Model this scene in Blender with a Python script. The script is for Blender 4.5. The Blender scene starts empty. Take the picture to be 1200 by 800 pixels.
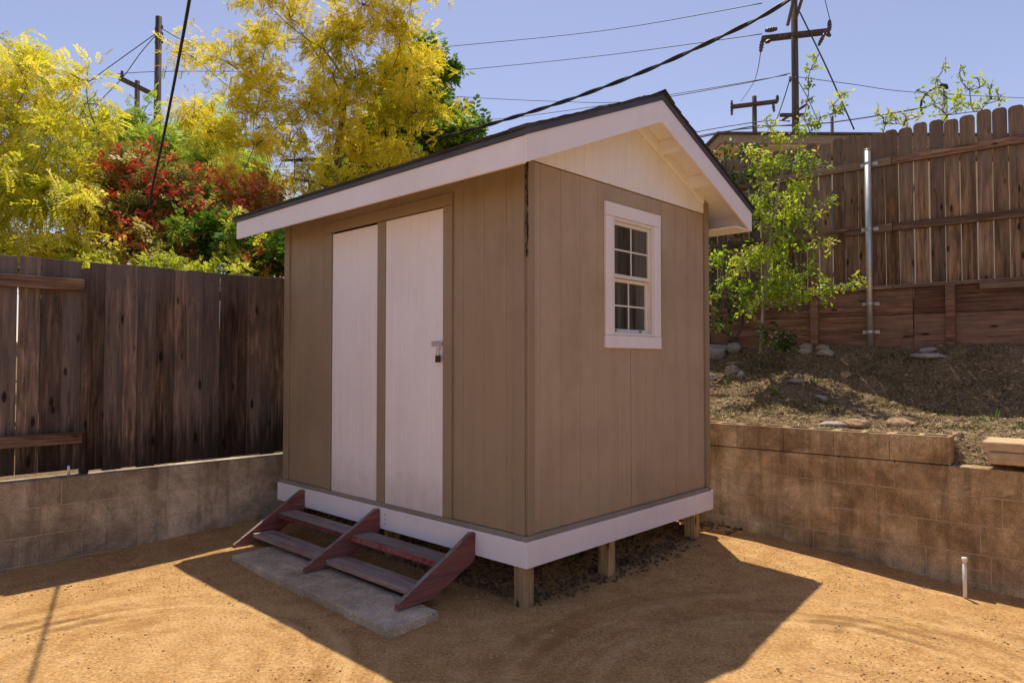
import bpy, math, random
import numpy as np
from mathutils import Vector, Matrix
random.seed(7); rng = np.random.default_rng(7)
S = bpy.context.scene; COL = S.collection
R = math.radians
# ------------------------------------------------------------------ camera
EYE = 1.53; F = 811.0; PITCH = math.atan(22/F)
cam = bpy.data.cameras.new('camera'); co = bpy.data.objects.new('camera', cam); COL.objects.link(co)
co.location = (0, 0, EYE); co.rotation_euler = (math.pi/2+PITCH, 0, 0)
cam.sensor_width = 36; cam.lens = F/1200*36; cam.clip_end = 2000; cam.clip_start = .05
S.camera = co
def at(x, y, Y):
    """world point seen at photo pixel (x, y) at distance Y"""
    a = (x-600)/F; b = (400-y)/F
    r = Vector((a, math.cos(PITCH)-b*math.sin(PITCH), math.sin(PITCH)+b*math.cos(PITCH)))
    return Vector((0, 0, EYE)) + r*(Y/r.y)
# ------------------------------------------------------------------ light
SD = Vector((-.015, .405, 1)).normalized()
elev = math.asin(SD.z); az = math.atan2(SD.x, SD.y)
sun = bpy.data.lights.new('sun', 'SUN'); sun.energy = 5.0; sun.angle = R(.53); sun.color = (1, .92, .76)
so = bpy.data.objects.new('sun', sun); COL.objects.link(so); so.location = (0, 0, 20)
so.rotation_euler = SD.to_track_quat('Z', 'Y').to_euler()
w = bpy.data.worlds.new('World'); S.world = w; w.use_nodes = True
nt = w.node_tree; nt.nodes.clear()
sk = nt.nodes.new('ShaderNodeTexSky'); sk.sky_type = 'NISHITA'; sk.sun_disc = False
sk.sun_elevation = elev; sk.sun_rotation = az; sk.air_density = 1.0; sk.dust_density = .6; sk.ozone_density = 1.5; sk.altitude = 200
mx = nt.nodes.new('ShaderNodeMix'); mx.data_type = 'RGBA'; mx.blend_type = 'MULTIPLY'; mx.inputs[0].default_value = 1
mx.inputs[7].default_value = (1.20, .96, .945, 1)
hs = nt.nodes.new('ShaderNodeHueSaturation'); hs.inputs['Saturation'].default_value = 1.0
bg = nt.nodes.new('ShaderNodeBackground'); bg.inputs[1].default_value = .15
wo = nt.nodes.new('ShaderNodeOutputWorld')
nt.links.new(sk.outputs[0], hs.inputs['Color']); nt.links.new(hs.outputs[0], mx.inputs[6]); nt.links.new(mx.outputs[2], bg.inputs[0]); nt.links.new(bg.outputs[0], wo.inputs[0])
S.view_settings.view_transform = 'Standard'; S.view_settings.look = 'None'
S.view_settings.exposure = 0; S.view_settings.gamma = 1
S.render.engine = 'CYCLES'; S.cycles.max_bounces = 8; S.cycles.diffuse_bounces = 5; S.cycles.transparent_max_bounces = 8
S.cycles.use_denoising = True
# ------------------------------------------------------------------ materials
class N:
    def __init__(s, name):
        s.m = bpy.data.materials.new(name); s.m.use_nodes = True
        s.t = s.m.node_tree; s.t.nodes.clear()
        s.out = s.n('OutputMaterial'); s.b = s.n('BsdfPrincipled')
        s.l(s.b.outputs[0], s.out.inputs[0])
        s.tc = s.n('TexCoord'); s.co = s.tc.outputs['Object']
    def n(s, k): return s.t.nodes.new('ShaderNode'+k)
    def l(s, a, b): s.t.links.new(a, b)
    def inp(s, sock, v):
        if hasattr(v, 'is_output') or isinstance(v, bpy.types.NodeSocket): s.l(v, sock)
        else: sock.default_value = v
    def map(s, scale=(1, 1, 1), off=None, src=None):
        m = s.n('Mapping'); m.inputs['Scale'].default_value = scale
        s.l(src or s.co, m.inputs[0])
        if off is not None: s.inp(m.inputs['Location'], off)
        return m.outputs[0]
    def noise(s, vec, scale, detail=4, rough=.55, dist=0):
        m = s.n('TexNoise'); s.l(vec, m.inputs[0]); m.inputs['Scale'].default_value = scale
        m.inputs['Detail'].default_value = detail; m.inputs['Roughness'].default_value = rough; m.inputs['Distortion'].default_value = dist
        return m.outputs[0]
    def voro(s, vec, scale, feat='F1', out='Distance'):
        m = s.n('TexVoronoi'); s.l(vec, m.inputs[0]); m.inputs['Scale'].default_value = scale; m.feature = feat
        return m.outputs[out]
    def ramp(s, f, stops, interp='LINEAR'):
        m = s.n('ValToRGB'); s.l(f, m.inputs[0]); r = m.color_ramp; r.interpolation = interp
        while len(r.elements) < len(stops): r.elements.new(.5)
        for e, (p, c) in zip(r.elements, stops):
            e.position = p; e.color = (c, c, c, 1) if isinstance(c, (int, float)) else (*c, 1)
        return m.outputs[0]
    def mix(s, f, a, b, mode='MIX'):
        m = s.n('Mix'); m.data_type = 'RGBA'; m.blend_type = mode
        s.inp(m.inputs[0], f)
        for i, v in ((6, a), (7, b)):
            if isinstance(v, tuple): m.inputs[i].default_value = (*v, 1)
            else: s.l(v, m.inputs[i])
        return m.outputs[2]
    def math(s, op, a, b=0.0, c=None):
        m = s.n('Math'); m.operation = op; s.inp(m.inputs[0], a); s.inp(m.inputs[1], b)
        if c is not None: s.inp(m.inputs[2], c)
        return m.outputs[0]
    def attr(s, name='tint'):
        m = s.n('Attribute'); m.attribute_name = name; return m.outputs['Fac']
    def sep(s, vec=None):
        m = s.n('SeparateXYZ'); s.l(vec or s.co, m.inputs[0]); return m.outputs
    def comb(s, x, y, z):
        m = s.n('CombineXYZ'); s.inp(m.inputs[0], x); s.inp(m.inputs[1], y); s.inp(m.inputs[2], z); return m.outputs[0]
    def bump(s, h, strength=.3, dist=.01, prev=None):
        m = s.n('Bump'); s.l(h, m.inputs['Height']); m.inputs['Strength'].default_value = strength
        m.inputs['Distance'].default_value = dist
        if prev: s.l(prev, m.inputs['Normal'])
        return m.outputs[0]
    def fin(s, col, rough=.8, bump=None, spec=.3, metal=0):
        s.inp(s.b.inputs['Base Color'], (*col, 1) if isinstance(col, tuple) else col)
        s.inp(s.b.inputs['Roughness'], rough); s.b.inputs['Specular IOR Level'].default_value = spec
        s.b.inputs['Metallic'].default_value = metal
        if bump: s.l(bump, s.b.inputs['Normal'])
        return s.m

def m_paint(name, col, dirt=(.25, .2, .15), amt=.35, rough=.65, grain=.25, sc=(60, 60, 2.2), str_=.2, splash=False):
    k = N(name)
    g = k.noise(k.map(sc), 1.0, 5, .6)
    d = k.ramp(k.noise(k.co, 1.3, 6, .65), [(.45, 0.), (.8, 1.)])
    z = k.ramp(k.noise(k.map((9, 9, .8)), 1, 4, .6), [(.5, 0.), (.85, 1.)])
    c = k.mix(k.math('MULTIPLY', d, amt), col, dirt)
    c = k.mix(k.math('MULTIPLY', z, amt*.6), c, dirt)
    if splash:
        zz = k.math('SUBTRACT', k.sep()[2], k.math('MULTIPLY', k.noise(k.co, 9, 5, .7), .5))
        mr = k.n('MapRange'); k.l(zz, mr.inputs[0]); mr.inputs[1].default_value = .50; mr.inputs[2].default_value = .18
        c = k.mix(k.math('MULTIPLY', mr.outputs[0], .45), c, (.36, .24, .13))
        sf = k.ramp(k.noise(k.map((30, 30, 3)), 1, 5, .75), [(.66, 0.), (.72, 1.)]); c = k.mix(k.math('MULTIPLY', sf, .35), c, tuple(.55*x for x in col))
    c = k.mix(str_, c, k.ramp(g, [(.3, tuple(.8*x for x in col)), (.7, tuple(min(1, 1.1*x) for x in col))]))
    f = k.noise(k.co, 220, 2)
    b = k.bump(g, grain, .004); b = k.bump(f, .08, .002, b)
    return k.fin(c, k.ramp(k.noise(k.co, 6, 3), [(.3, rough-.1), (.7, rough+.1)]), b, .35)

def m_wood(name, base, dark, light, grey, axis='z', knots=True, topgrey=None, stainz=None, fine=70, weather=.4, vert_off=True):
    """weathered boards; the grain runs along axis and changes from board to board"""
    k = N(name); t = k.attr()
    off = k.comb(k.math('MULTIPLY', t, 37.), k.math('MULTIPLY', t, 11.), k.math('MULTIPLY', t, 53.))
    va = k.n('VectorMath'); va.operation = 'ADD'; k.l(k.co, va.inputs[0]); k.l(off, va.inputs[1]); v = va.outputs[0]
    sc = {'z': (1, 1, .045), 'x': (.045, 1, 1), 'y': (1, .045, 1)}[axis]
    sc2 = {'z': (1, 1, .16), 'x': (.16, 1, 1), 'y': (1, .16, 1)}[axis]
    g = k.noise(k.map(sc, src=v), fine, 6, .7, .25)
    g2 = k.noise(k.map(sc2, src=v), 16, 5, .6, .8)
    c = k.ramp(g, [(.33, dark), (.49, base), (.66, light)])
    c = k.mix(.55, c, k.ramp(g2, [(.36, dark), (.5, base), (.64, light)]))
    c = k.mix(1., c, k.ramp(k.noise(k.map(sc, src=v), fine*.45, 6, .75, .4), [(.36, .45), (.5, 1.), (.64, 1.5)]), 'MULTIPLY')
    w_ = k.ramp(k.noise(k.map(sc2, src=v), 5, 4, .6), [(.4, 0.), (.6, 1.)])
    c = k.mix(k.math('MULTIPLY', w_, weather), c, grey)
    c = k.mix(1., c, k.ramp(t, [(0, .5), (.4, .9), (1, 1.45)]), 'MULTIPLY')
    c = k.mix(k.ramp(k.math('FRACT', k.math('MULTIPLY', t, 7.3)), [(.55, 0.), (1, .6)]), c, grey)
    cr = k.ramp(k.noise(k.map(sc, src=v), fine*1.7, 4, .75), [(.60, 0.), (.68, 1.)]); c = k.mix(k.math('MULTIPLY', cr, .75), c, tuple(.35*x for x in dark))
    h = k.math('MULTIPLY', g, 1.)
    if knots:
        ks = {'z': (9, 9, 3.2), 'x': (3.2, 9, 9), 'y': (9, 3.2, 9)}[axis]
        d = k.voro(k.map(ks, src=v), 1.)
        kn = k.ramp(k.math('ADD', d, k.math('MULTIPLY', g2, .22)), [(.20, 1.), (.28, 0.)])
        c = k.mix(k.math('MULTIPLY', kn, .85), c, tuple(.25*x for x in dark))
    z = k.sep()[2]
    if topgrey is not None:
        a = k.math('ADD', z, k.math('MULTIPLY', g2, .25))
        mr = k.n('MapRange'); k.l(a, mr.inputs[0]); mr.inputs[1].default_value = topgrey-.1; mr.inputs[2].default_value = topgrey+.22
        c = k.mix(k.math('MULTIPLY', mr.outputs[0], .5), c, grey)
    if stainz is not None:
        sp = k.noise(k.map((1, 1, .05), src=v), 34, 4, .75)
        a = k.math('SUBTRACT', z, k.math('MULTIPLY_ADD', sp, 1.5, -.5))
        mr = k.n('MapRange'); k.l(a, mr.inputs[0]); mr.inputs[1].default_value = stainz; mr.inputs[2].default_value = stainz-.30
        c = k.mix(k.math('MULTIPLY', mr.outputs[0], .72), c, tuple(.3*x for x in dark))
    b = k.bump(h, .8, .008)
    return k.fin(c, .88, b, .12)

def m_block(name, c1, c2, c3, stain, amt=1.):
    k = N(name); t = k.attr()
    n1 = k.noise(k.co, 1.3, 8, .68, .4); n2 = k.noise(k.co, 7, 7, .75, .3); n3 = k.noise(k.co, 120, 4, .7)
    c = k.ramp(n1, [(.38, c1), (.5, c2), (.60, c3)])
    c = k.mix(1., c, k.ramp(n2, [(.34, .70), (.5, 1.), (.66, 1.28)]), 'MULTIPLY')
    c = k.mix(1., c, k.ramp(t, [(0, .86), (1, 1.12)]), 'MULTIPLY')
    c = k.mix(1., c, k.ramp(n3, [(.36, .62), (.5, 1.), (.64, 1.35)]), 'MULTIPLY')
    drip = k.ramp(k.noise(k.map((8, 8, .8)), 1, 6, .7), [(.50, 0.), (.64, 1.)])
    c = k.mix(k.math('MULTIPLY', drip, .45*amt), c, stain)
    dk = k.ramp(k.noise(k.map((2.4, 2.4, 1.6), off=(3, 5, 1)), 1, 8, .75, .5), [(.52, 0.), (.62, 1.)]); c = k.mix(k.math('MULTIPLY', dk, .42*amt), c, tuple(.8*x for x in stain))
    lm = k.ramp(k.noise(k.map((3, 3, 6), off=(7, 1, 4)), 1, 8, .8, .3), [(.56, 0.), (.66, 1.)]); c = k.mix(k.math('MULTIPLY', lm, .45*amt), c, tuple(min(1, 1.3*x) for x in c3))
    wv = k.voro(k.map((1, 1, 1)), 3.1); sp = k.ramp(k.math('ADD', wv, k.math('MULTIPLY', n2, .08)), [(.07, 1.), (.10, 0.)]); c = k.mix(k.math('MULTIPLY', sp, .6), c, (.62, .54, .42))
    pit = k.ramp(k.voro(k.co, 60), [(.12, 1.), (.2, 0.)]); c = k.mix(k.math('MULTIPLY', pit, .45), c, tuple(.5*x for x in stain))
    b = k.bump(n3, .7, .008); b = k.bump(n2, .4, .015, b)
    return k.fin(c, .92, b, .1)

def m_leaf(name, stops, trans=.45, rough=.5):
    k = N(name); t = k.attr()
    c = k.ramp(t, stops)
    k.fin(c, rough, None, .25)
    tr = k.n('BsdfTranslucent'); k.l(k.mix(.35, c, (.9, .85, .12), 'MULTIPLY') if False else c, tr.inputs[0])
    ms = k.n('MixShader'); ms.inputs[0].default_value = trans
    k.l(k.b.outputs[0], ms.inputs[1]); k.l(tr.outputs[0], ms.inputs[2]); k.l(ms.outputs[0], k.out.inputs[0])
    return k.m

def m_flat(name, col, rough=.6, metal=0, var=.2, scale=8, bump=.1, spec=.4):
    k = N(name)
    n = k.noise(k.co, scale, 5, .6)
    c = k.ramp(n, [(.3, tuple(x*(1-var) for x in col)), (.7, tuple(min(1, x*(1+var)) for x in col))])
    return k.fin(c, rough, k.bump(k.noise(k.co, scale*8, 3), bump, .004), spec, metal)

def m_dirt():
    k = N('dirt')
    a = k.noise(k.co, .9, 8, .6); b = k.noise(k.co, 5.5, 7, .65, .3); f = k.noise(k.co, 60, 4, .65); g = k.noise(k.co, 170, 3, .6)
    c = k.ramp(a, [(.3, (.37, .19, .065)), (.52, (.49, .275, .105)), (.7, (.57, .35, .155))])
    c = k.mix(.55, c, k.ramp(b, [(.3, (.26, .125, .04)), (.5, (.50, .285, .11)), (.66, (.72, .47, .22))]))
    c = k.mix(.42, c, k.ramp(f, [(.38, (.17, .08, .026)), (.5, (.43, .245, .095)), (.64, (.74, .50, .25))]))
    c = k.mix(k.ramp(k.attr('scuff'), [(.0, 0.), (1., .45)]), c, (.68, .46, .21)); c = k.mix(k.ramp(k.attr('scuffd'), [(.0, 0.), (1., .62)]), c, (.27, .125, .042))
    sp = k.ramp(k.voro(k.co, 38, out='Distance'), [(.10, 1.), (.17, 0.)])
    gate = k.ramp(k.noise(k.co, 2.5, 4, .7), [(.5, 0.), (.65, 1.)])
    c = k.mix(k.math('MULTIPLY', k.math('MULTIPLY', sp, gate), .7), c, (.13, .075, .04))
    # damp brown patches in the scuffed places
    dp = k.ramp(k.noise(k.co, 2.1, 8, .75, .8), [(.53, 0.), (.62, 1.)])
    c = k.mix(k.math('MULTIPLY', dp, .5), c, (.29, .145, .05))
    rt = k.attr('rut'); rn = k.noise(k.co, 24, 5, .7)
    c = k.mix(k.math('MULTIPLY', k.ramp(k.math('MULTIPLY', rt, rn), [(.2, 0.), (.5, 1.)]), .75), c, (.24, .125, .05))
    lt = k.attr('berm'); c = k.mix(k.math('MULTIPLY', k.ramp(k.math('MULTIPLY', lt, rn), [(.2, 0.), (.55, 1.)]), .6), c, (.74, .50, .26))
    bb = k.bump(f, .5, .012); bb = k.bump(g, .2, .004, bb); bb = k.bump(b, .35, .02, bb)
    return k.fin(c, .95, bb, .05)

def m_soil():
    k = N('slope_soil')
    b = k.noise(k.co, 4, 7, .7, .4); f = k.noise(k.co, 45, 5, .7)
    c = k.ramp(b, [(.3, (.11, .07, .036)), (.5, (.27, .175, .09)), (.7, (.46, .32, .17))])
    c = k.mix(.6, c, k.ramp(f, [(.33, (.05, .034, .02)), (.5, (.22, .145, .08)), (.66, (.55, .41, .24))]))
    bb = k.bump(f, .9, .03); bb = k.bump(b, .6, .06, bb)
    return k.fin(c, .95, bb, .1)

M = {}
BROWN_LIT = (.465, .362, .25)
M['siding'] = m_paint('taupe_siding_baked_light', BROWN_LIT, (.20, .135, .08), .55, .62, .35, splash=True)  # paint tone raised: stronger bounce light on the window side put into colour
M['siding_dimmed'] = m_paint('taupe_siding_baked_light', (.365, .278, .178), (.18, .125, .08), .55, .62, .35, splash=True)  # same paint darkened for the door side, its weaker light put into colour
M['trimb'] = m_paint('taupe_trim_paint', (.335, .255, .168), (.20, .145, .09), .45, .6, .25)
M['ledge'] = m_paint('weathered_ledge', (.33, .27, .21), (.16, .12, .09), .7, .8, .4)
M['white'] = m_paint('white_trim_paint', (.90, .85, .87), (.60, .50, .44), .3, .5, .12, (7, 7, 7), .12)
M['cream'] = m_paint('cream_gable_paint', (.92, .90, .88), (.6, .5, .36), .2, .6, .25)
M['door'] = m_paint('white_door_paint', (.93, .88, .89), (.62, .52, .46), .35, .55, .5, splash=True)
M['vinyl'] = m_flat('window_vinyl', (.80, .76, .70), .4, 0, .05)
M['dark'] = m_flat('dark_gap', (.02, .015, .012), .9)
M['worn'] = m_wood('worn_edge_wood', (.26, .18, .15), (.14, .08, .07), (.36, .28, .24), (.30, .26, .23), 'x', False, weather=.6)
M['maroon'] = m_wood('maroon_step_paint', (.23, .055, .052), (.14, .035, .034), (.30, .09, .075), (.27, .16, .14), 'x', False, weather=.45)
M['tread'] = m_wood('worn_tread_wood', (.25, .15, .13), (.13, .055, .055), (.36, .26, .22), (.32, .27, .23), 'y', False, weather=.7)
M['post'] = m_wood('treated_post_wood', (.40, .25, .11), (.20, .12, .055), (.55, .38, .20), (.33, .26, .17), 'z', True, weather=.3)
M['fenceL'] = m_wood('dark_fence_wood', (.125, .078, .052), (.024, .016, .012), (.34, .22, .145), (.16, .14, .135), 'z', True, 1.52, .22, weather=.4)
M['railL'] = m_wood('fence_rail_wood', (.15, .085, .055), (.07, .04, .03), (.26, .165, .11), (.19, .15, .13), 'x', True, weather=.6)
M['fenceR'] = m_wood('brown_fence_wood', (.26, .145, .075), (.075, .042, .026), (.42, .25, .135), (.21, .165, .135), 'z', True, 3.66, 2.26, weather=.3)
M['railR'] = m_wood('right_rail_wood', (.17, .095, .055), (.10, .055, .035), (.38, .23, .13), (.28, .20, .15), 'x', True, weather=.4)
M['kick'] = m_wood('red_kickboard_wood', (.20, .098, .062), (.10, .048, .03), (.28, .15, .095), (.20, .14, .10), 'x', True, weather=.35)
M['blockL'] = m_block('grey_block', (.30, .225, .15), (.44, .345, .235), (.58, .475, .34), (.15, .115, .08))
M['blockR'] = m_block('tan_block', (.30, .19, .10), (.50, .34, .185), (.66, .49, .30), (.12, .082, .05))
M['mortar'] = m_flat('mortar', (.48, .38, .26), .95, 0, .25, 12, .4)
M['concrete'] = m_block('slab_concrete', (.50, .39, .27), (.60, .48, .345), (.68, .56, .41), (.32, .22, .13), .6)
M['dirt'] = m_dirt(); M['soil'] = m_soil()
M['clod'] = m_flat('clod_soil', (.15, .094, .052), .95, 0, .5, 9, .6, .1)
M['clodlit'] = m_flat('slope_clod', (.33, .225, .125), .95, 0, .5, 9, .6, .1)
M['crumb'] = m_flat('earth_crumb', (.27, .145, .06), .95, 0, .4, 9, .4, .05)
M['pebble'] = m_flat('pebble_stone', (.50, .36, .20), .9, 0, .5, 6, .3, .2)
k = N('straw'); M['straw'] = k.fin(k.ramp(k.attr(), [(0, (.07, .045, .025)), (.35, (.26, .18, .09)), (.7, (.62, .47, .25)), (1, (.82, .70, .44))]), .8)
k = N('shingle'); n_ = k.noise(k.co, 160, 3); nb = k.noise(k.co, 5, 4)
c_ = k.mix(.5, k.ramp(n_, [(.3, (.018, .017, .02)), (.7, (.10, .09, .085))]), k.ramp(nb, [(.3, (.035, .03, .03)), (.7, (.07, .06, .055))]))
c_ = k.mix(1., c_, k.ramp(k.attr(), [(0, .7), (1, 1.3)]), 'MULTIPLY'); M['shingle'] = k.fin(c_, .9, k.bump(n_, .5, .004), .2)
M['drip'] = m_flat('drip_edge', (.075, .07, .085), .55, 0, .25, 5, .1)
k = N('glass'); k.fin((.028, .03, .028), .06, None, .6)
n_ = k.ramp(k.noise(k.map((14, 14, .7)), 1, 3, .5), [(.35, (.02, .021, .02)), (.7, (.13, .125, .10))]); k.l(n_, k.b.inputs['Base Color']); M['glass'] = k.m
M['galv'] = m_flat('galvanised_steel', (.55, .54, .52), .42, .75, .15, 10, .05)
M['hasp'] = m_flat('hasp_zinc', (.62, .58, .60), .4, .4, .2, 20, .05)
M['brass'] = m_flat('lock_bronze', (.10, .045, .025), .45, .4, .3, 30, .1)
M['pvc'] = m_flat('white_pvc', (.80, .76, .68), .4, 0, .05)
M['polew'] = m_wood('utility_pole_wood', (.11, .08, .06), (.05, .035, .03), (.17, .13, .10), (.13, .11, .10), 'z', False, fine=20)
M['wire'] = m_flat('wire_rubber', (.03, .028, .035), .55)
M['wirew'] = m_flat('pale_wire', (.42, .42, .36), .6)
M['ins'] = m_flat('insulator_ceramic', (.10, .065, .06), .35)
M['house'] = m_flat('house_stucco', (.74, .60, .40), .9, 0, .1)
M['hfascia'] = m_flat('house_fascia', (.36, .265, .18), .8, 0, .1)
M['hroof'] = m_flat('house_roof', (.13, .10, .085), .9, 0, .3)
M['bark'] = m_wood('bark', (.14, .10, .075), (.06, .04, .03), (.24, .19, .15), (.20, .18, .16), 'z', False, fine=25)
M['barkg'] = m_wood('pale_bark', (.33, .28, .23), (.2, .16, .13), (.45, .40, .34), (.38, .36, .33), 'z', False, fine=25)
def m_rock(name, c):
    k = N(name); n = k.noise(k.co, 9, 7, .65, .5); f = k.noise(k.co, 90, 3)
    cc = k.ramp(n, [(.3, tuple(.55*x for x in c)), (.5, c), (.72, tuple(min(1, 1.4*x) for x in c))])
    return k.fin(cc, .9, k.bump(f, .4, .006, k.bump(n, .5, .03)), .15)
M['rockt'] = m_rock('tan_rock', (.42, .28, .16)); M['rockg'] = m_rock('grey_rock', (.40, .35, .30))
k = N('sandstone'); zz = k.noise(k.map((1, 1, 14)), 2, 4, .6); n = k.noise(k.co, 20, 5, .65)
c_ = k.ramp(zz, [(.3, (.36, .20, .08)), (.5, (.60, .42, .24)), (.7, (.42, .27, .15))]); c_ = k.mix(.4, c_, k.ramp(n, [(.3, (.35, .24, .13)), (.7, (.75, .60, .42))]))
M['sand'] = k.fin(c_, .9, k.bump(n, .5, .01), .15)
M['grass'] = m_leaf('weed_green', [(0, (.06, .12, .02)), (1, (.22, .32, .05))], .4)
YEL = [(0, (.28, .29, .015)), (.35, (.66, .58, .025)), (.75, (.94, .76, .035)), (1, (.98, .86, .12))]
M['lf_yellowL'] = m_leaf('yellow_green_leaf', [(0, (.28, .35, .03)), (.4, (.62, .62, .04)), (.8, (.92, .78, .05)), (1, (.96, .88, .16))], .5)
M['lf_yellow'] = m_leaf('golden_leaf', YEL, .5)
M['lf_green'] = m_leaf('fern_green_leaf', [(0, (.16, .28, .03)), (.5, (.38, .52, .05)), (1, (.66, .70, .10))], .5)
M['lf_dark'] = m_leaf('dark_green_leaf', [(0, (.03, .08, .01)), (.5, (.13, .26, .02)), (1, (.36, .46, .05))], .4)
M['lf_shrub'] = m_leaf('shrub_leaf', [(0, (.07, .10, .02)), (.5, (.26, .28, .05)), (1, (.58, .44, .10))], .4)
M['lf_red'] = m_leaf('red_blossom', [(0, (.85, .08, .05)), (.5, (1., .16, .09)), (.8, (1., .26, .07)), (1, (1., .45, .35))], .35)
M['lf_orange'] = m_leaf('orange_leaf', [(0, (.14, .15, .02)), (.4, (.42, .22, .03)), (.8, (.72, .30, .04)), (1, (.80, .45, .10))], .45)
M['lf_lime'] = m_leaf('lime_leaf', [(0, (.20, .28, .02)), (.5, (.52, .56, .04)), (1, (.75, .72, .10))], .5)
M['lf_sap'] = m_leaf('spring_leaf', [(0, (.14, .26, .02)), (.4, (.40, .54, .035)), (.8, (.66, .74, .07)), (1, (.80, .72, .14))], .5)
M['lf_low'] = m_leaf('low_weed_leaf', [(0, (.05, .05, .02)), (.6, (.14, .14, .04)), (1, (.26, .24, .08))], .3)
M['lf_ivy'] = m_leaf('ivy_leaf', [(0, (.02, .05, .01)), (.6, (.07, .13, .02)), (1, (.20, .28, .04))], .25)
# ------------------------------------------------------------------ mesh builder
class MB:
    def __init__(s): s.v = []; s.f = []; s.t = []; s.sm = []
    def add(s, vs, fs, tint=None, smooth=False):
        o = len(s.v); s.v += [tuple(p) for p in vs]
        if tint is None: tint = random.random()
        for f in fs: s.f.append(tuple(o+i for i in f)); s.t.append(tint); s.sm.append(smooth)
        return s
    def box(s, a, b, tint=None, xf=None):
        (x0, y0, z0), (x1, y1, z1) = a, b
        vs = [(x0, y0, z0), (x1, y0, z0), (x1, y1, z0), (x0, y1, z0), (x0, y0, z1), (x1, y0, z1), (x1, y1, z1), (x0, y1, z1)]
        if xf: vs = [xf @ Vector(p) for p in vs]
        return s.add(vs, [(0, 3, 2, 1), (4, 5, 6, 7), (0, 1, 5, 4), (1, 2, 6, 5), (2, 3, 7, 6), (3, 0, 4, 7)], tint)
    def prism(s, poly, axis, a, b, tint=None):
        """poly = 2D points, extruded along axis from a to b"""
        def P(p, q): return {'x': (q, p[0], p[1]), 'y': (p[0], q, p[1]), 'z': (p[0], p[1], q)}[axis]
        n = len(poly); vs = [P(p, a) for p in poly]+[P(p, b) for p in poly]
        fs = [tuple(range(n)), tuple(range(2*n-1, n-1, -1))]+[(i, n+i, n+(i+1) % n, (i+1) % n) for i in range(n)]
        return s.add(vs, fs, tint)
    def tube(s, pts, rad, n=6, tint=None, cap=True):
        pts = [Vector(p) for p in pts]; m = len(pts)
        if not isinstance(rad, (list, tuple)): rad = [rad]*m
        vs = []; ref = None
        for i, p in enumerate(pts):
            d = (pts[min(i+1, m-1)]-pts[max(i-1, 0)])
            d = d.normalized() if d.length > 1e-9 else Vector((0, 0, 1))
            if ref is None: ref = Vector((1, 0, 0)) if abs(d.x) < .8 else Vector((0, 1, 0))
            a = (ref-d*ref.dot(d)).normalized(); b = d.cross(a); ref = a
            for j in range(n):
                q = 2*math.pi*j/n; vs.append(p+(a*math.cos(q)+b*math.sin(q))*rad[i])
        fs = [(i*n+j, i*n+(j+1) % n, (i+1)*n+(j+1) % n, (i+1)*n+j) for i in range(m-1) for j in range(n)]
        if cap: fs += [tuple(range(n-1, -1, -1)), tuple((m-1)*n+j for j in range(n))]
        return s.add(vs, fs, tint, True)
    def build(s, name, mat, parent=None, bevel=0, seg=2):
        me = bpy.data.meshes.new(name); me.from_pydata(s.v, [], s.f); me.update()
        at_ = me.attributes.new('tint', 'FLOAT', 'FACE'); at_.data.foreach_set('value', np.array(s.t, dtype=np.float32))
        me.polygons.foreach_set('use_smooth', np.array(s.sm, dtype=bool))
        me.materials.append(mat)
        o = bpy.data.objects.new(name, me); COL.objects.link(o)
        if parent: o.parent = parent
        if bevel:
            b = o.modifiers.new('bevel', 'BEVEL'); b.width = bevel; b.segments = seg; b.limit_method = 'ANGLE'; b.angle_limit = R(40)
        return o
def tag(o, label=None, cat=None, group=None, kind=None):
    if label: o['label'] = label
    if cat: o['category'] = cat
    if group: o['group'] = group
    if kind: o['kind'] = kind
    return o
def thing(name, label, cat, loc=(0, 0, 0), rz=0, group=None):
    o = bpy.data.objects.new(name, None); COL.objects.link(o); o.empty_display_size = .2
    o.location = loc; o.rotation_euler = (0, 0, rz); return tag(o, label, cat, group)
def rawmesh(name, V, Fc, mat, tint=None, parent=None, smooth=False):
    """numpy mesh: V (n,3), Fc (m,k)"""
    me = bpy.data.meshes.new(name); m, kk = Fc.shape
    me.vertices.add(len(V)); me.vertices.foreach_set('co', V.astype(np.float32).ravel())
    me.loops.add(m*kk); me.loops.foreach_set('vertex_index', Fc.astype(np.int32).ravel())
    me.polygons.add(m); me.polygons.foreach_set('loop_start', np.arange(0, m*kk, kk, dtype=np.int32))
    me.update(calc_edges=True)
    if tint is not None:
        a = me.attributes.new('tint', 'FLOAT', 'FACE'); a.data.foreach_set('value', tint.astype(np.float32))
    if smooth: me.polygons.foreach_set('use_smooth', np.ones(m, dtype=bool))
    me.materials.append(mat); me.validate()
    o = bpy.data.objects.new(name, me); COL.objects.link(o)
    if parent: o.parent = parent
    return o
def basis(D, twist=None):
    """rotation matrices with x along D"""
    D = D/np.linalg.norm(D, axis=1, keepdims=True); n = len(D)
    up = np.tile([0, 0, 1.], (n, 1))+rng.normal(0, .25, (n, 3))
    Y = np.cross(up, D); Y /= np.linalg.norm(Y, axis=1, keepdims=True)+1e-9
    Z = np.cross(D, Y)
    if twist is not None:
        c = np.cos(twist)[:, None]; s_ = np.sin(twist)[:, None]; Y, Z = Y*c+Z*s_, Z*c-Y*s_
    return np.stack([D, Y, Z], axis=2)
def instances(TV, TF, P, Rm, size):
    V = np.einsum('nij,kj->nki', Rm, TV)*size[:, None, None]+P[:, None, :]
    n, kq = len(P), len(TV)
    Fc = (TF[None]+(np.arange(n)*kq)[:, None, None]).reshape(-1, TF.shape[1])
    return V.reshape(-1, 3), Fc
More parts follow.
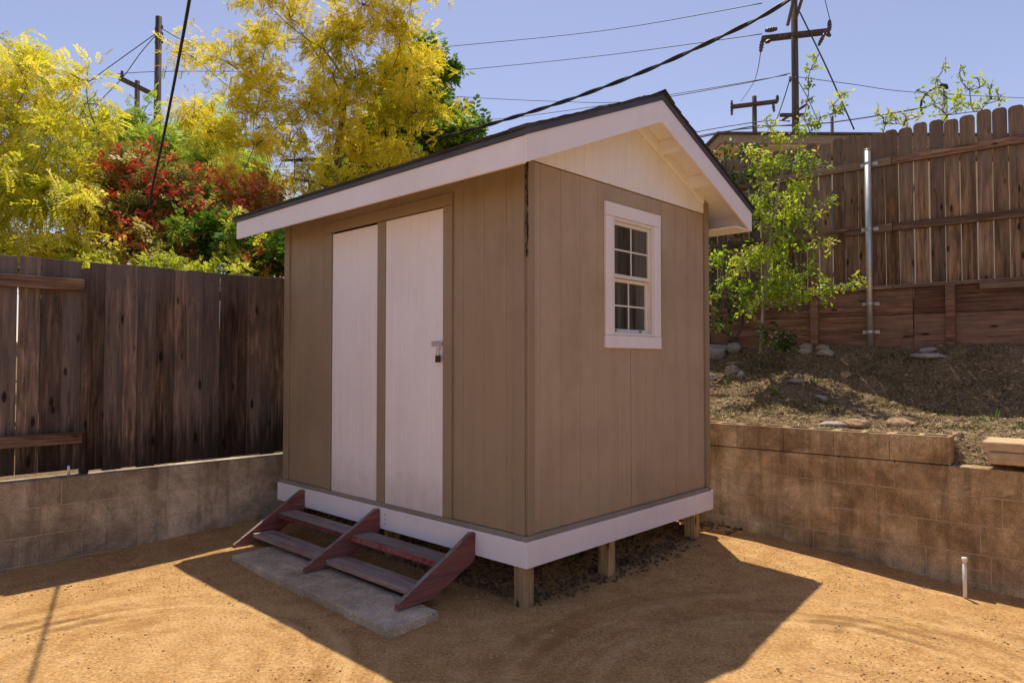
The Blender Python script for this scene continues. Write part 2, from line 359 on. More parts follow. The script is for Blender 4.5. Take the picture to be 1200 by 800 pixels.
# templates -----------------------------------------------------------------
def frond_template(pairs=8, L=.20, wd=.055):
    V = []; Fq = []; rr = random.Random(4)
    for i in range(pairs):
        q = i/(pairs-1); x = .10+.88*q; z = -.30*x*x; l = L*(.6+.8*math.sin(math.pi*min(1, q*.8+.12)))
        for sgn in (-1, 1):
            a = R(66-24*q+rr.uniform(-14, 14)); d = Vector((math.cos(a), sgn*math.sin(a), rr.uniform(-.45, .15))).normalized()
            n = Vector((rr.uniform(-.5, .5), rr.uniform(-.5, .5), 1)).normalized(); w_ = d.cross(n).normalized()*wd*rr.uniform(.8, 1.2); b = Vector((x, sgn*.02, z)); o = len(V)
            V += [b, b+d*l*.5+w_, b+d*l, b+d*l*.5-w_]; Fq.append((o, o+1, o+2, o+3))
    o = len(V); V += [(0, .006, 0), (0, -.006, 0), (1, -.004, -.30), (1, .004, -.30)]; Fq.append((o, o+1, o+2, o+3))
    return np.array([tuple(v) for v in V], float), np.array(Fq)
FROND = frond_template()
LEAF = (np.array([(0, 0, 0), (.45, .28, .07), (1, 0, -.05), (.45, -.28, .07)], float), np.array([(0, 1, 2, 3)]))
NLEAF = (np.array([(0, 0, 0), (.45, .16, .04), (1, 0, -.08), (.45, -.16, .04)], float), np.array([(0, 1, 2, 3)]))
def sprig():
    V = []; Fq = []
    for i, (x, ang) in enumerate([(0, 50), (.15, -60), (.35, 55), (.5, -50), (.7, 35), (.8, -30), (.9, 0)]):
        a = R(ang); ca, sa = math.cos(a), math.sin(a); o = len(V)
        for (px, py, pz) in LEAF[0]*.5: V.append((x+px*ca-py*sa, px*sa+py*ca, pz+.05*((i % 3)-1)))
        Fq.append((o, o+1, o+2, o+3))
    return np.array(V, float), np.array(Fq)
SPRIG = sprig()
FLOWER = (np.array([(0, 0, 0), (.6, .5, .3), (.2, 0, .7), (-.3, .6, .3), (0, 0, 0), (-.6, -.5, .3), (-.1, .1, .7), (.4, -.6, .3)], float), np.array([(0, 1, 2, 3), (4, 5, 6, 7)]))

def grow(base, clumps, r0, mb, trunk_pts=None, tip=.006, wob=.12):
    """a branching skeleton: every clump is joined to the nearest lower node already grown"""
    base = Vector(base); clumps = sorted([(Vector(c[:3]), c[3]) for c in clumps], key=lambda c: (c[0]-base).length)
    pts = [base]+[Vector(p) for p in (trunk_pts or [])]
    zmax = max(c[0].z for c in clumps)
    def rad(p): return max(tip*2, r0*(1-.9*min(1, (p.z-base.z)/(zmax-base.z+.01)))**1.0)
    if len(pts) > 1:
        fine = []
        for a, b in zip(pts, pts[1:]):
            for i in range(5): fine.append(a.lerp(b, i/5)+Vector((random.gauss(0, .3), random.gauss(0, .3), 0))*r0*.5)
        fine.append(pts[-1]); mb.tube(fine, [r0*(1-.5*i/len(fine)) for i in range(len(fine))], 8, .5); nodes = [(p, r0*.6) for p in fine[2:]]
    else: nodes = [(base, r0)]
    for c, r in clumps:
        best = min(nodes, key=lambda n: (n[0]-c).length+2.2*max(0, n[0].z-c.z+.3*(n[0]-c).xy.length))
        p0 = best[0]; L = (c-p0).length
        if L < .05: continue
        mid = p0.lerp(c, .5)+Vector((random.gauss(0, wob), random.gauss(0, wob), random.uniform(-.02, .12)))*L
        line = []
        for i in range(7):
            t = i/6; line.append(p0*(1-t)**2+mid*2*t*(1-t)+c*t*t)
        ra = max(tip*1.6, min(best[1]*.75, rad(p0)*.7, .012+.022*L)); rb = max(tip, ra*.45)
        mb.tube(line, [ra+(rb-ra)*i/6 for i in range(7)], 5, .5)
        nodes += [(line[i], ra+(rb-ra)*i/6) for i in (2, 3, 4, 5, 6)]
    return mb

def crown(clumps, per, template, size, mb=None, twigs=7, droop=.25, fill=.9, flat=.75, tipr=.004, tintz=.25, out=.6, sj=.3, up=.25, tj=.09):
    Ps, Ds, Ts = [], [], []
    for (cx, cy, cz, r) in clumps:
        c = np.array([cx, cy, cz]); ct = rng.normal(.5, .16)
        nt_ = max(3, int(twigs)); m = int(per*r*r)
        d = rng.normal(0, 1, (nt_, 3)); d[:, 2] = d[:, 2]*flat+up; d /= np.linalg.norm(d, axis=1, keepdims=True)
        ln = r*rng.uniform(.6, 1.15, nt_)
        if mb is not None:
            for i in range(nt_):
                e = c+d[i]*ln[i]*.92; mid = (c+e)/2+rng.normal(0, .06, 3)*r
                mb.tube([c, mid, e], [tipr*2, tipr*1.4, tipr*.7], 3, .5, False)
        k_ = rng.integers(0, nt_, m); t = rng.uniform(.12, 1, m)**.7
        P = c+d[k_]*(ln[k_]*t)[:, None]+rng.normal(0, 1, (m, 3))*r*.17*fill*np.array([1, 1, .7])
        D = d[k_]*out+rng.normal(0, .55, (m, 3)); D[:, 2] -= droop
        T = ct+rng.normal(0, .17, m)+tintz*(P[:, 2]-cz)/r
        Ps.append(P); Ds.append(D); Ts.append(T)
    P = np.concatenate(Ps); D = np.concatenate(Ds); T = np.clip(np.concatenate(Ts), 0, 1)
    V, Fc = instances(template[0], template[1], P, basis(D, rng.normal(0, .5, len(P))), size*rng.uniform(1-sj, 1+sj, len(P)))
    T = np.repeat(T, len(template[1])); return V, Fc, np.clip(T+rng.normal(0, tj, len(T)), 0, 1)

def tree(name, label, cat, base, clumps, leafmat, per, template, size, r0, trunk=None, bark='bark', group=None, twigs=7, tipr=.004, **kw):
    root = thing(name, label, cat, base, 0, group); b = Vector(base)
    mb = MB(); grow(base, clumps, r0, mb, trunk, tip=tipr*1.5)
    V, Fc, T = crown(clumps, per, template, size, mb, twigs, tipr=tipr, **kw)
    mb.v = [tuple(Vector(p)-b) for p in mb.v]
    mb.build('trunk', M[bark], root)
    rawmesh('crown', V-np.array(b), Fc, M[leafmat], T, root)
    return root
def blob(specs, n, rr, Yj=.6):
    """clumps filling boxes given as photo pixels: (x0,y0,x1,y1,Y)"""
    out = []
    tot = sum((s[2]-s[0])*(s[3]-s[1]) for s in specs)
    for (x0, y0, x1, y1, Y) in specs:
        k_ = max(1, round(n*(x1-x0)*(y1-y0)/tot))
        for i in range(k_):
            best = None
            for t_ in range(8):
                a = random.random()*2*math.pi; q = math.sqrt(random.random())
                px = (x0+x1)/2+(x1-x0)/2*q*math.cos(a); py = (y0+y1)/2+(y1-y0)/2*q*math.sin(a)
                p = at(px, py, Y+random.uniform(-Yj, Yj))
                dd = min([(p-Vector(o[:3])).length/o[3] for o in out] or [9])
                if best is None or dd > best[0]: best = (dd, p)
            p = best[1]; out.append((p.x, p.y, p.z, rr*random.uniform(.75, 1.25)))
    return out
# ------------------------------------------------------------------ frames
LW0 = Vector((-3.70, 5.0, 0)); LWA = math.atan2(.7128, .7014)      # left wall: x along it, y away from the yard
RW0 = Vector((3.53, 4.79, 0)); RWA = math.atan2(-.6493, .7605)     # right wall
RF0 = Vector((5.30, 7.20, 0))                                       # right fence
SH0 = Vector((.0882, 4.2508, 0)); SHA = math.atan2(.72475, .689)    # shed
def fr(o, a, x, y, z=0): return Vector((o.x+x*math.cos(a)-y*math.sin(a), o.y+x*math.sin(a)+y*math.cos(a), z))
def inv(o, a, X, Y): dx, dy = X-o.x, Y-o.y; return dx*math.cos(a)+dy*math.sin(a), -dx*math.sin(a)+dy*math.cos(a)
def smooth(t): t = np.clip(t, 0, 1); return t*t*(3-2*t)
# value noise for terrain
_G = rng.random((64, 64))
def vnoise(x, y):
    xi = np.floor(x).astype(int); yi = np.floor(y).astype(int); fx = x-xi; fy = y-yi; fx = fx*fx*(3-2*fx); fy = fy*fy*(3-2*fy)
    g = lambda i, j: _G[i % 64, j % 64]
    return (g(xi, yi)*(1-fx)+g(xi+1, yi)*fx)*(1-fy)+(g(xi, yi+1)*(1-fx)+g(xi+1, yi+1)*fx)*fy-.5
RUT = [0, 0, 0, 0]
def yard_z(X, Y):
    X = np.asarray(X, float); Y = np.asarray(Y, float)
    z = .05*np.clip(Y-5, 0, 2)-.10*smooth((X-1.8)/1.7)
    lx, ly = inv(SH0, SHA, X, Y)
    m = smooth((lx-.12)/.4)*smooth((3.0-lx)/.5)*smooth((ly-.12)/.4)*smooth((3.4-ly)/.5)
    z = z+m*.07
    free = 1-smooth((lx+1.0)/.3)*smooth((3-lx)/.3)*smooth((ly+.1)/.2)*smooth((3.5-ly)/.3)
    z = z+free*.006*vnoise(X*3, Y*3)+.004*vnoise(X*9, Y*9)+free*.008*vnoise(X*.8+5, Y*.8)
    ra = 0*X; rb = 0*X
    for (cx, cy, r, a0, a1, s_) in ((-1.95, 3.45, .93, 20, 210, 1), (-1.85, 3.4, .76, 30, 120, .5), (1.45, 3.0, 1.12, -10, 120, 1), (1.5, 2.9, 1.32, 0, 100, .6), (-2.6, 3.6, .5, 0, 360, .4), (2.3, 3.6, .55, 0, 200, .5)):
        d = np.hypot(X-cx, Y-cy)-r+.03*vnoise(X*4, Y*4); a = np.degrees(np.arctan2(Y-cy, X-cx)) % 360
        wgt = smooth((a-a0)/15)*smooth((a1-a)/25)
        gt = np.clip(.45+1.9*vnoise(X*3.7+1, Y*3.7), 0, 1); ra = ra+wgt*s_*gt*(np.exp(-((d-.02)/.045)**2)+.9*np.exp(-((d+.11)/.05)**2)+.7*np.exp(-((d-.17)/.05)**2)); rb = rb+.7*wgt*s_*np.exp(-((d+.03)/.05)**2)
        nz = np.clip(.6+1.6*vnoise(X*5+9, Y*5), 0, 1.4)
        for o_, q_ in ((0, 1), (.09, .6), (-.08, .5), (.17, .4)): z = z-wgt*nz*s_*q_*.007*np.exp(-((d-o_)/.018)**2)
        z = z+wgt*s_*.004*np.exp(-((d+.04)/.04)**2)*(1+2*vnoise(X*18, Y*18))
    sc = 0*X
    for (cx, cy, r0, r1) in ((-1.95, 3.4, .25, 1.5), (1.5, 2.9, .3, 1.9), (3.6, 2.6, .4, 1.5)):
        d = np.hypot(X-cx, Y-cy); a = np.arctan2(Y-cy, X-cx); wg = smooth((d-r0)/.2)*smooth((r1-d)/.3)
        sc = sc+wg*(vnoise(d*16+a*1.5, a*2.2+cx)+.7*vnoise(d*34+a, a*3+9))
    gate = np.clip(.5+1.4*vnoise(X*1.1+2, Y*1.1+7), 0, 1); sc = sc*gate; z = z+free*sc*.0035
    RUT[:] = [ra, rb, np.clip(sc*2.2*free, 0, 1), np.clip(-sc*2.0*free, 0, 1)]
    return z
def terr_z(x, n):
    x = np.asarray(x, float); n = np.asarray(n, float)
    wl = smooth((-x-.6)/1.9)
    zr = .93+.04*np.clip(n/1.9, 0, 1)+.75*smooth((n-1.98)/1.1)
    zl = .935+.77*(np.clip(n-.17, 0, 2.8)/2.8)**1.55
    z = zr*(1-wl)+zl*wl
    low = smooth((x+.46)/.10)*(1-smooth((n-.17)/.5))
    z = z-low*.165
    bk = smooth((n-3.0)/.06); z = z*(1-bk)+2.34*bk
    nb = 1-bk
    z = z+nb*(.05*vnoise(x*2.3, n*2.3)+.035*vnoise(x*7, n*7+3)+.024*vnoise(x*15, n*15))*(.25+.75*smooth((n-.17)/.12))
    return z
def slope_sheet(x, n): return np.where(np.asarray(n) < .1715, .35, terr_z(x, n))
def gridmesh(name, xs, ys, zf, mat, fwd=None, kind='structure'):
    X, Y = np.meshgrid(xs, ys, indexing='ij'); Z = zf(X, Y)
    if fwd: X, Y = fwd(X, Y)
    V = np.stack([X, Y, Z], -1).reshape(-1, 3); a, b = len(xs), len(ys)
    I = np.arange(a*b).reshape(a, b)
    Fc = np.stack([I[:-1, :-1], I[1:, :-1], I[1:, 1:], I[:-1, 1:]], -1).reshape(-1, 4)
    rr = tuple(RUT)
    o = rawmesh(name, V, Fc, mat, None, None, True); tag(o, kind=kind)
    if name == 'yard_ground':
        for nm, arr in zip(('rut', 'berm', 'scuff', 'scuffd'), rr):
            a_ = o.data.attributes.new(nm, 'FLOAT', 'POINT'); a_.data.foreach_set('value', np.clip(arr, 0, 1.5).astype(np.float32).ravel())
    return o
far = lambda a, b, n: list(np.geomspace(a, b, n))
xs = [-60, -30, -15, -9]+list(np.arange(-6, 5.01, .03))+[7, 12, 25, 60]
ys = [-60, -30, -12, -5, -1, 1]+list(np.arange(2.2, 8.6, .03))
o = gridmesh('yard_ground', np.array(xs), np.array(ys), yard_z, M['dirt']); tag(o, 'sunlit tan dirt yard with tyre scuffs around the shed')
c_, s_ = math.cos(RWA), math.sin(RWA)
o = gridmesh('slope_ground', np.array([-60, -30, -15, -9]+list(np.arange(-7, 2.6, .035))+[4, 8, 20, 60.]), np.array([.171, .172]+list(np.arange(.20, 3.2, .035))+[4, 6, 10, 20, 45, 120.]), slope_sheet, M['soil'],
             lambda x, n: (RW0.x+x*c_-n*s_, RW0.y+x*s_+n*c_))
tag(o, 'littered dirt slope rising behind the right block wall')
c2, s2 = math.cos(LWA), math.sin(LWA)
o = gridmesh('neighbour_ground', np.array([-60, -20, -8, -2, 0, 2, 4, 6, 10, 25, 80.]), np.array([.11, .5, 1, 2, 4, 8, 16, 40, 120.]),
             lambda x, n: .50+0*x+.02*n, M['soil'], lambda x, n: (LW0.x+x*c2-n*s2, LW0.y+x*s2+n*c2))
# ------------------------------------------------------------------ block walls
def blockwall(name, label, o, a, x0, x1, ztop, zbot, mat, course=.205, hollow=None, depth=.19):
    root = thing(name, label, 'wall', o, a)
    mb = MB(); core = MB(); i = 0; z = ztop
    while z > zbot:
        x = x0-(.2 if i % 2 else 0)+.07*(i % 3)
        while x < x1:
            a_, b_ = max(x, x0), min(x+.4, x1)
            if b_-a_ > .03:
                j = random.uniform(-.002, .002)
                mb.box((a_+.0025, j*.5, z-course+.003), (b_-.0025, depth+j, z-.003), random.random())
            x += .40
        z -= course; i += 1
    mb.build('blocks', mat, root, .003, 2)
    core.box((x0+.01, .002, zbot-.1), (x1-.01, depth-.002, ztop-.012)); core.build('mortar_joints', M['mortar'], root)
    return root
blockwall('left_block_wall', 'low grey block wall under the dark left fence', LW0, LWA, -6, 4.45, .64, -.2, M['blockL'])
rw = blockwall('right_block_wall', 'tan block retaining wall with open cells along its stepped top', RW0, RWA, -5.6, 6, .762, -.3, M['blockR'])
tc = MB(); fillb = MB(); x = -5.6
ends = []
while x < -.5: ends.append(x); x += .401
last = ends[-1]; shift = -.434-(last+.4)
tops = MB()
for x in ends:
    a_ = x+shift; b_ = a_+.399; z0, z1 = .766, .967+random.uniform(-.003, .003); t = random.random(); j = random.uniform(-.003, .003)
    tops.box((a_, j, z0), (b_, .027+j, z1), t); tops.box((a_, .163+j, z0), (b_, .19+j, z1), t)
    for (p, q) in ((a_, a_+.03), ((a_+b_)/2-.016, (a_+b_)/2+.016), (b_-.03, b_)):
        tops.box((p+(.0 if p == a_ else 0), .0272+j, z0+.001), (q, .1628+j, z1-.001), t)
    fillb.box((a_+.036, .0315, z0), (b_-.036, .1586, z1-random.uniform(.07, .16)))
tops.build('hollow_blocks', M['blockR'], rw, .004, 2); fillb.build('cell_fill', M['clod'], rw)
# ------------------------------------------------------------------ left fence
lf = thing('left_fence', 'dark weathered board fence standing on the low left block wall', 'fence', (LW0.x, LW0.y, .64), LWA)
def board(mb, x0, x1, y, th, z0, z1, ear=0):
    t = random.random(); tl = random.gauss(0, .002); yy = y+random.uniform(-.003, .003)
    if ear:
        e = ear; P = [(x0, z0), (x1, z0), (x1, z1-e), (x1-e*.3, z1-e*.35), (x1-e*.95, z1), (x0+e*.95, z1), (x0+e*.3, z1-e*.35), (x0, z1-e)]
    else: P = [(x0, z0), (x1, z0), (x1, z1), (x0, z1)]
    P = [(px+tl*(pz-z0), pz) for px, pz in P]
    mb.prism(P, 'y', yy, yy+th, t)
mb = MB(); x = -5.9
while x < .40:
    wd = random.choice([.137, .14, .143]); board(mb, x, x+wd, .125, .018, .035-.0, 1.67+random.uniform(-.006, .006)); x += wd+random.choice([.004, .007, .012])
for (a_, b_) in ((.47, .56),): pass
x = .40
while x < .50: board(mb, x, x+.138, .125, .018, .035, 1.67); x += .15
x = .58
while x < 4.5:
    wd = random.choice([.136, .14, .142, .105]); board(mb, x, x+wd, .068, .018, .02+random.uniform(-.012, .012), 1.67+random.uniform(-.006, .006)); x += wd+random.choice([.0015, .002, .002, .0035])
bp = mb.build('board_panel', M['fenceL'], lf, .002, 1)
# the material reads heights from the fence foot
for (za, zb, nm) in ((1.435, 1.525, 1), (.245, .33, 0)):
    r_ = MB(); r_.box((-5.9, .06, za), (.545, .1235, zb), .6); r_.build('rail', M['railL'], lf, .004)
for xp in (-4.3, -1.9):
    p_ = MB(); p_.box((xp, .146, .0), (xp+.09, .236, 1.6)); p_.build('post', M['fenceL'], lf, .004)
p_ = MB(); p_.box((.548, .09, 0), (.60, .175, 1.62)); p_.build('post', M['fenceL'], lf, .003)
for zz_ in (1.43, .28, .85):
    r_ = MB(); r_.box((.62, .0875, zz_), (4.5, .1265, zz_+.085), .4); r_.build('rail', M['railL'], lf, .004)
q = MB(); q.tube([(0, 0, 0), (0, 0, .075)], .010, 10); o = q.build('pipe_stub', M['pvc']); o.location = fr(LW0, LWA, .46, .075, .64)
tag(o, 'short white pipe stub standing on the left wall in front of the fence', 'pipe')
# ------------------------------------------------------------------ right fence
rf = thing('right_fence', 'tall brown dog-eared picket fence above red kickboards on the slope', 'fence', RF0, RWA)
mb = MB(); x = -8.5; i = 0
while x < 3.6:
    wd = random.choice([.132, .137, .14]); board(mb, x, x+wd, .045, .017, 2.405, 4.23+random.uniform(-.018, .018)+.01*math.sin(x*1.3), .038); x += wd+random.choice([.007, .010, .012, .016])
mb.build('picket_panel', M['fenceR'], rf, .002, 1)
for (za, zb, y0, y1) in ((3.80, 3.89, .0, .043), (3.025, 3.115, .0, .043), (2.355, 2.395, -.03, .07)):
    x = -8.5
    while x < 3.6:
        L = 2.44; r_ = MB(); r_.box((x, y0, za), (min(3.6, x+L-.006), y1, zb)); r_.build('rail', M['railR'], rf, .004); x += L
for (za, zb) in ((2.06, 2.352), (1.62, 2.052)):
    x = -8.3
    while x < 3.6:
        r_ = MB(); r_.box((x, .012, za), (min(3.6, x+2.43), .050, zb)); r_.build('kickboard', M['kick'], rf, .003); x += 2.44
for px in (-5.9, -3.55, -2.05, -.62, 1.8):
    p_ = MB(); zt_ = 2.353 if px != -2.05 else 2.30; p_.box((px-.045, -.05, 1.45), (px+.045, .0115, zt_)); p_.build('post', M['kick'], rf, .004)
# a patch board on the ledge
p_ = MB(); p_.box((-.35, -.032, 2.29), (.13, .0115, 2.353)); p_.build('patch_board', M['railR'], rf, .003)
mp = -1.42
p_ = MB(); p_.tube([(mp, -.055, 1.40), (mp-.004, -.05, 4.00)], .036, 14); mpost = p_.build('metal_post', M['galv'], rf)
cp_ = MB(); cp_.tube([(mp-.004, -.05, 4.00), (mp-.004, -.05, 4.012), (mp-.004, -.05, 4.02)], [.039, .036, .012], 14); cp_.build('cap', M['galv'], mpost)
for zb_ in (3.84, 3.07, 2.19, 1.86):
    b_ = MB(); b_.box((mp-.092, -.0035, zb_-.02), (mp-.033, -.0005, zb_+.02)); b_.box((mp+.033, -.0035, zb_-.02), (mp+.092, -.0005, zb_+.02))
    b_.tube([(mp, -.052, zb_-.018), (mp, -.052, zb_+.018)], .040, 14)
    b_.tube([(mp-.065, -.004, zb_), (mp-.065, -.014, zb_)], .008, 8); b_.tube([(mp+.065, -.004, zb_), (mp+.065, -.014, zb_)], .008, 8)
    b_.build('bracket', M['galv'], mpost, .001, 1)
# ------------------------------------------------------------------ shed
sh = thing('garden_shed', 'taupe garden shed with white double doors and white trimmed gable roof on posts', 'shed', SH0, SHA)
W0, W1, D0, D1 = .03, 2.34, .03, 3.02      # wall planes (local x = along the window side, y = along the door side)
ZB, ZG = .452, 2.79
RU, RZ, SL = 1.165, 3.395, .409             # ridge position, height of white line, slope
def zt(u_): return RZ-SL*abs(u_-RU)
def panel(mb, face, a0, a1, zb, ztop, plane, sgn, sp=.203, gw=.006, gd=.0028, th=.012, off=.1, tint=.5):
    """grooved vertical siding sheet; ztop may be a function of the coordinate along it"""
    cuts = [a0]; g = a0+off; gd0 = min(.0015, gw*.3); prof = [(a0, 0)]
    while g+gw < a1-.01:
        prof += [(g, 0), (g+gd0, gd), (g+gw-gd0, gd), (g+gw, 0)]; g += sp
    prof.append((a1, 0))
    if callable(ztop):
        p2 = []
        for (p, q) in zip(prof, prof[1:]):
            p2.append(p)
            if p[0] < RU < q[0]: p2.append((RU, p[1]))
        prof = p2+[prof[-1]]
    f = ztop if callable(ztop) else (lambda a: ztop)
    vs = []; fs = []
    for (a, d) in prof:
        out = plane-sgn*d; 
        for z in (zb, f(a)): vs.append((out, a, z) if face == 'x' else (a, out, z))
    n = len(prof)
    for i in range(n-1): fs.append((2*i, 2*i+2, 2*i+3, 2*i+1))
    # back sheet
    o = len(vs); bk = plane-sgn*(th+.002)
    for (a, d) in prof:
        for z in (zb, f(a)): vs.append((bk, a, z) if face == 'x' else (a, bk, z))
    for i in range(n-1):
        fs.append((o+2*i, o+2*i+1, o+2*i+3, o+2*i+2)); fs.append((2*i, o+2*i, o+2*i+2, 2*i+2)); fs.append((2*i+1, 2*i+3, o+2*i+3, o+2*i+1))
    fs.append((0, 1, o+1, o)); fs.append((2*n-2, o+2*n-2, o+2*n-1, 2*n-1))
    mb.add(vs, fs, tint)
# walls
WU0, WU1, WZ0, WZ1 = .845, 1.575, 1.618, 2.66   # window trim outside
a = MB()
cu0, cu1, cz0, cz1 = WU0+.06, WU1-.06, WZ0+.06, WZ1-.06
panel(a, 'y', W0+.004, cu0, ZB, ZG-.006, D0, -1, off=.13); panel(a, 'y', cu1, W1-.004, ZB, ZG-.006, D0, -1, off=.1)
panel(a, 'y', cu0, 1.176, ZB, cz0, D0, -1, off=.16); panel(a, 'y', 1.182, cu1, ZB, cz0, D0, -1, off=.19)
panel(a, 'y', cu0, cu1, cz1, ZG-.006, D0, -1, off=.16)
a.build('wall', M['siding'], sh)
a = MB(); DV0, DV1 = .80, 2.225
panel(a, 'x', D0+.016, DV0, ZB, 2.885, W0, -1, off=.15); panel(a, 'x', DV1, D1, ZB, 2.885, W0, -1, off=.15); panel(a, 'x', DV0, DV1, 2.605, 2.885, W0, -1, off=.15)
a.build('wall', M['siding_dimmed'], sh)
a = MB(); panel(a, 'x', D0, D1, ZB, 2.885, W1, 1); a.build('wall', M['siding'], sh)
a = MB(); panel(a, 'y', W0+.016, W1-.016, ZB, lambda u_: zt(u_)-.03, D1, 1); a.build('wall', M['siding'], sh)
a = MB(); panel(a, 'y', W0+.02, W1-.06, ZG, lambda u_: zt(u_)-.045, D0-.012, -1, sp=.1015, gw=.006, gd=.003, off=.05); a.build('gable_panel', M['cream'], sh)
a = MB(); a.box((W0+.02, D0+.02, ZB+.01), (W1-.02, D1-.02, ZB+.03)); a.build('floor', M['post'], sh)
# corner boards
def bx(name, a_, b_, mat, bev=.003, par=None, tint=None):
    q = MB(); q.box(a_, b_, tint); return q.build(name, mat, par or sh, bev)
bx('corner_trim', (W0+.005, D0-.018, ZB), (W0+.062, D0-.001, ZG), M['trimb'])
bx('corner_trim', (W0-.018, D0+.004, ZB), (W0-.001, D0+.092, 2.875), M['trimb'])
bx('corner_trim', (W0-.018, D1-.088, ZB), (W0-.001, D1, 2.875), M['trimb'])
bx('corner_trim', (W1-.052, D0-.022, ZB), (W1+.012, D0-.001, 2.905), M['trimb'])
bx('corner_trim', (W1+.001, D0+.0, ZB), (W1+.016, D0+.08, 2.70), M['trimb'])
# dark frayed joint at the near corner
q = MB(); pts = []; z = 2.80
while z > 2.16: pts.append((W0-.006+random.uniform(-.006, .006), D0-.014+random.uniform(-.006, .006), z)); z -= .018
q.tube(pts, [random.uniform(.002, .008) for _ in pts], 6); q.build('frayed_joint', M['dark'], sh)
# skirt and ledge
SK1, SKV = 2.38, 3.09
bx('skirt_board', (0, -.0, .257), (SK1, .022, .417), M['white']); bx('skirt_board', (0, .0225, .257), (.022, SKV, .417), M['white'])
bx('skirt_board', (SK1-.022, .0225, .257), (SK1, SKV, .417), M['white']); bx('skirt_board', (.0225, SKV-.022, .257), (SK1-.0225, SKV, .417), M['white'])
bx('rim_board', (.008, .008, .4175), (SK1-.008, .06, .449), M['ledge'], .006); bx('rim_board', (.008, .0605, .4175), (.06, SKV-.008, .449), M['ledge'], .006)
bx('rim_board', (SK1-.06, .0605, .4175), (SK1-.008, SKV-.008, .449), M['ledge'], .006)
for y in (.6, 1.2, 1.8, 2.4): bx('floor_joist', (.024, y, .27), (SK1-.024, y+.038, .416), M['post'], 0)
# posts
for (px, py) in ((.075, .09), (.95, .09), (2.17, .09), (.13, 1.52), (.95, 1.52), (2.2, 1.52), (.09, 2.95), (.95, 2.98), (2.2, 2.98)):
    q = MB(); s__ = .045; wz = fr(SH0, SHA, px, py); zg = float(yard_z(wz.x, wz.y))
    q.box((px-s__, py-s__, zg-.12), (px+s__, py+s__, .256)); q.build('foundation_post', M['post'], sh, .004)
# door frame
TX = W0-.020
bx('door_trim', (TX, .706, 2.602), (W0-.001, 2.312, 2.686), M['trimb']); bx('door_trim', (TX+.001, .706, ZB), (W0-.001, .797, 2.600), M['trimb']); bx('door_trim', (TX+.001, 2.228, ZB), (W0-.001, 2.312, 2.600), M['trimb'])
bx('door_backing', (W0+.03, .75, ZB), (W0+.04, 2.28, 2.62), M['dark'], 0)
dl = []
for (v0, v1, zz1) in ((.806, 1.472, 2.594), (1.582, 2.218, 2.585)):
    q = MB(); panel(q, 'x', v0, v1, .445, zz1, W0-.008, -1, sp=.1015, gw=.005, gd=.002, th=.03, off=.05); d_ = q.build('door', M['door'], sh); dl.append(d_)
bx('door_astragal', (W0-.014, 1.476, .45), (W0+.012, 1.578, 2.598), M['trimb'], .002)
# hasp on the right door
hs_ = MB(); hx = W0-.008
hs_.box((hx-.006, .825, 1.625), (hx-.0005, .925, 1.665)); hs_.box((hx-.016, .803, 1.632), (hx-.0062, .85, 1.658))
hs_.tube([(hx-.014, .812, 1.645), (hx-.032, .812, 1.645), (hx-.036, .812, 1.628), (hx-.03, .812, 1.612), (hx-.014, .812, 1.612)], .0045, 8)
hs_.build('hasp', M['hasp'], dl[0], .001, 1)
hp = MB(); hp.box((hx-.003, .858, 1.74), (hx-.0004, .888, 1.79)); hp.tube([(hx-.004, .873, 1.775), (hx-.010, .873, 1.765)], .004, 6); hp.build('old_handle_plate', M['door'], dl[0], .001, 1)
for zz_ in (.30, .335, .37):
    q = MB(); q.tube([(-.0015, 1.44, zz_), (.001, 1.44, zz_)], .005, 8); q.build('screw_hole', M['dark'], sh)
# padlock hanging from the hasp
pl = thing('padlock', 'small brown padlock hanging on the hasp of the right white door', 'padlock', fr(SH0, SHA, hx-.032, .822, 1.515), SHA)
q = MB(); q.box((-.010, -.021, 0), (.010, .021, .048)); q.build('lock_body', M['brass'], pl, .004, 3)
q = MB(); arc = [(0, -.013, .047), (0, -.013, .085)]+[(0, -.013*math.cos(t_), .085+.013*math.sin(t_)) for t_ in (.5, 1, 1.57, 2.1, 2.6)]+[(0, .013, .085), (0, .013, .047)]
q.tube(arc, .0035, 8); q.build('shackle', M['galv'], pl)
# window -------------------------------------------------------------------
wn = bx('window', (WU0+.0, D0-.022, WZ1-.095), (WU1, D0-.001, WZ1), M['white'], .003)     # head board
TY0, TY1 = D0-.022, D0-.001
bx('trim_board', (WU0+.003, TY0+.001, WZ0+.092), (WU0+.092, TY1, WZ1-.097), M['white'], .003, wn); bx('trim_board', (WU1-.092, TY0+.001, WZ0+.092), (WU1-.003, TY1, WZ1-.097), M['white'], .003, wn)
bx('trim_board', (WU0+.0, TY0, WZ0), (WU1, TY1, WZ0+.090), M['white'], .003, wn)
fu0, fu1, fz0, fz1 = WU0+.094, WU1-.094, WZ0+.092, WZ1-.097
def ringframe(mb, u0, u1, z0, z1, y0, y1, t):
    mb.box((u0, y0, z0), (u0+t, y1, z1)); mb.box((u1-t, y0, z0), (u1, y1, z1)); mb.box((u0+t+.0003, y0, z0), (u1-t-.0003, y1, z0+t)); mb.box((u0+t+.0003, y0, z1-t), (u1-t-.0003, y1, z1))
q = MB(); ringframe(q, fu0, fu1, fz0, fz1, D0-.014, D0+.06, .022); q.build('frame', M['vinyl'], wn, .003)
zm = (fz0+fz1)/2+.015
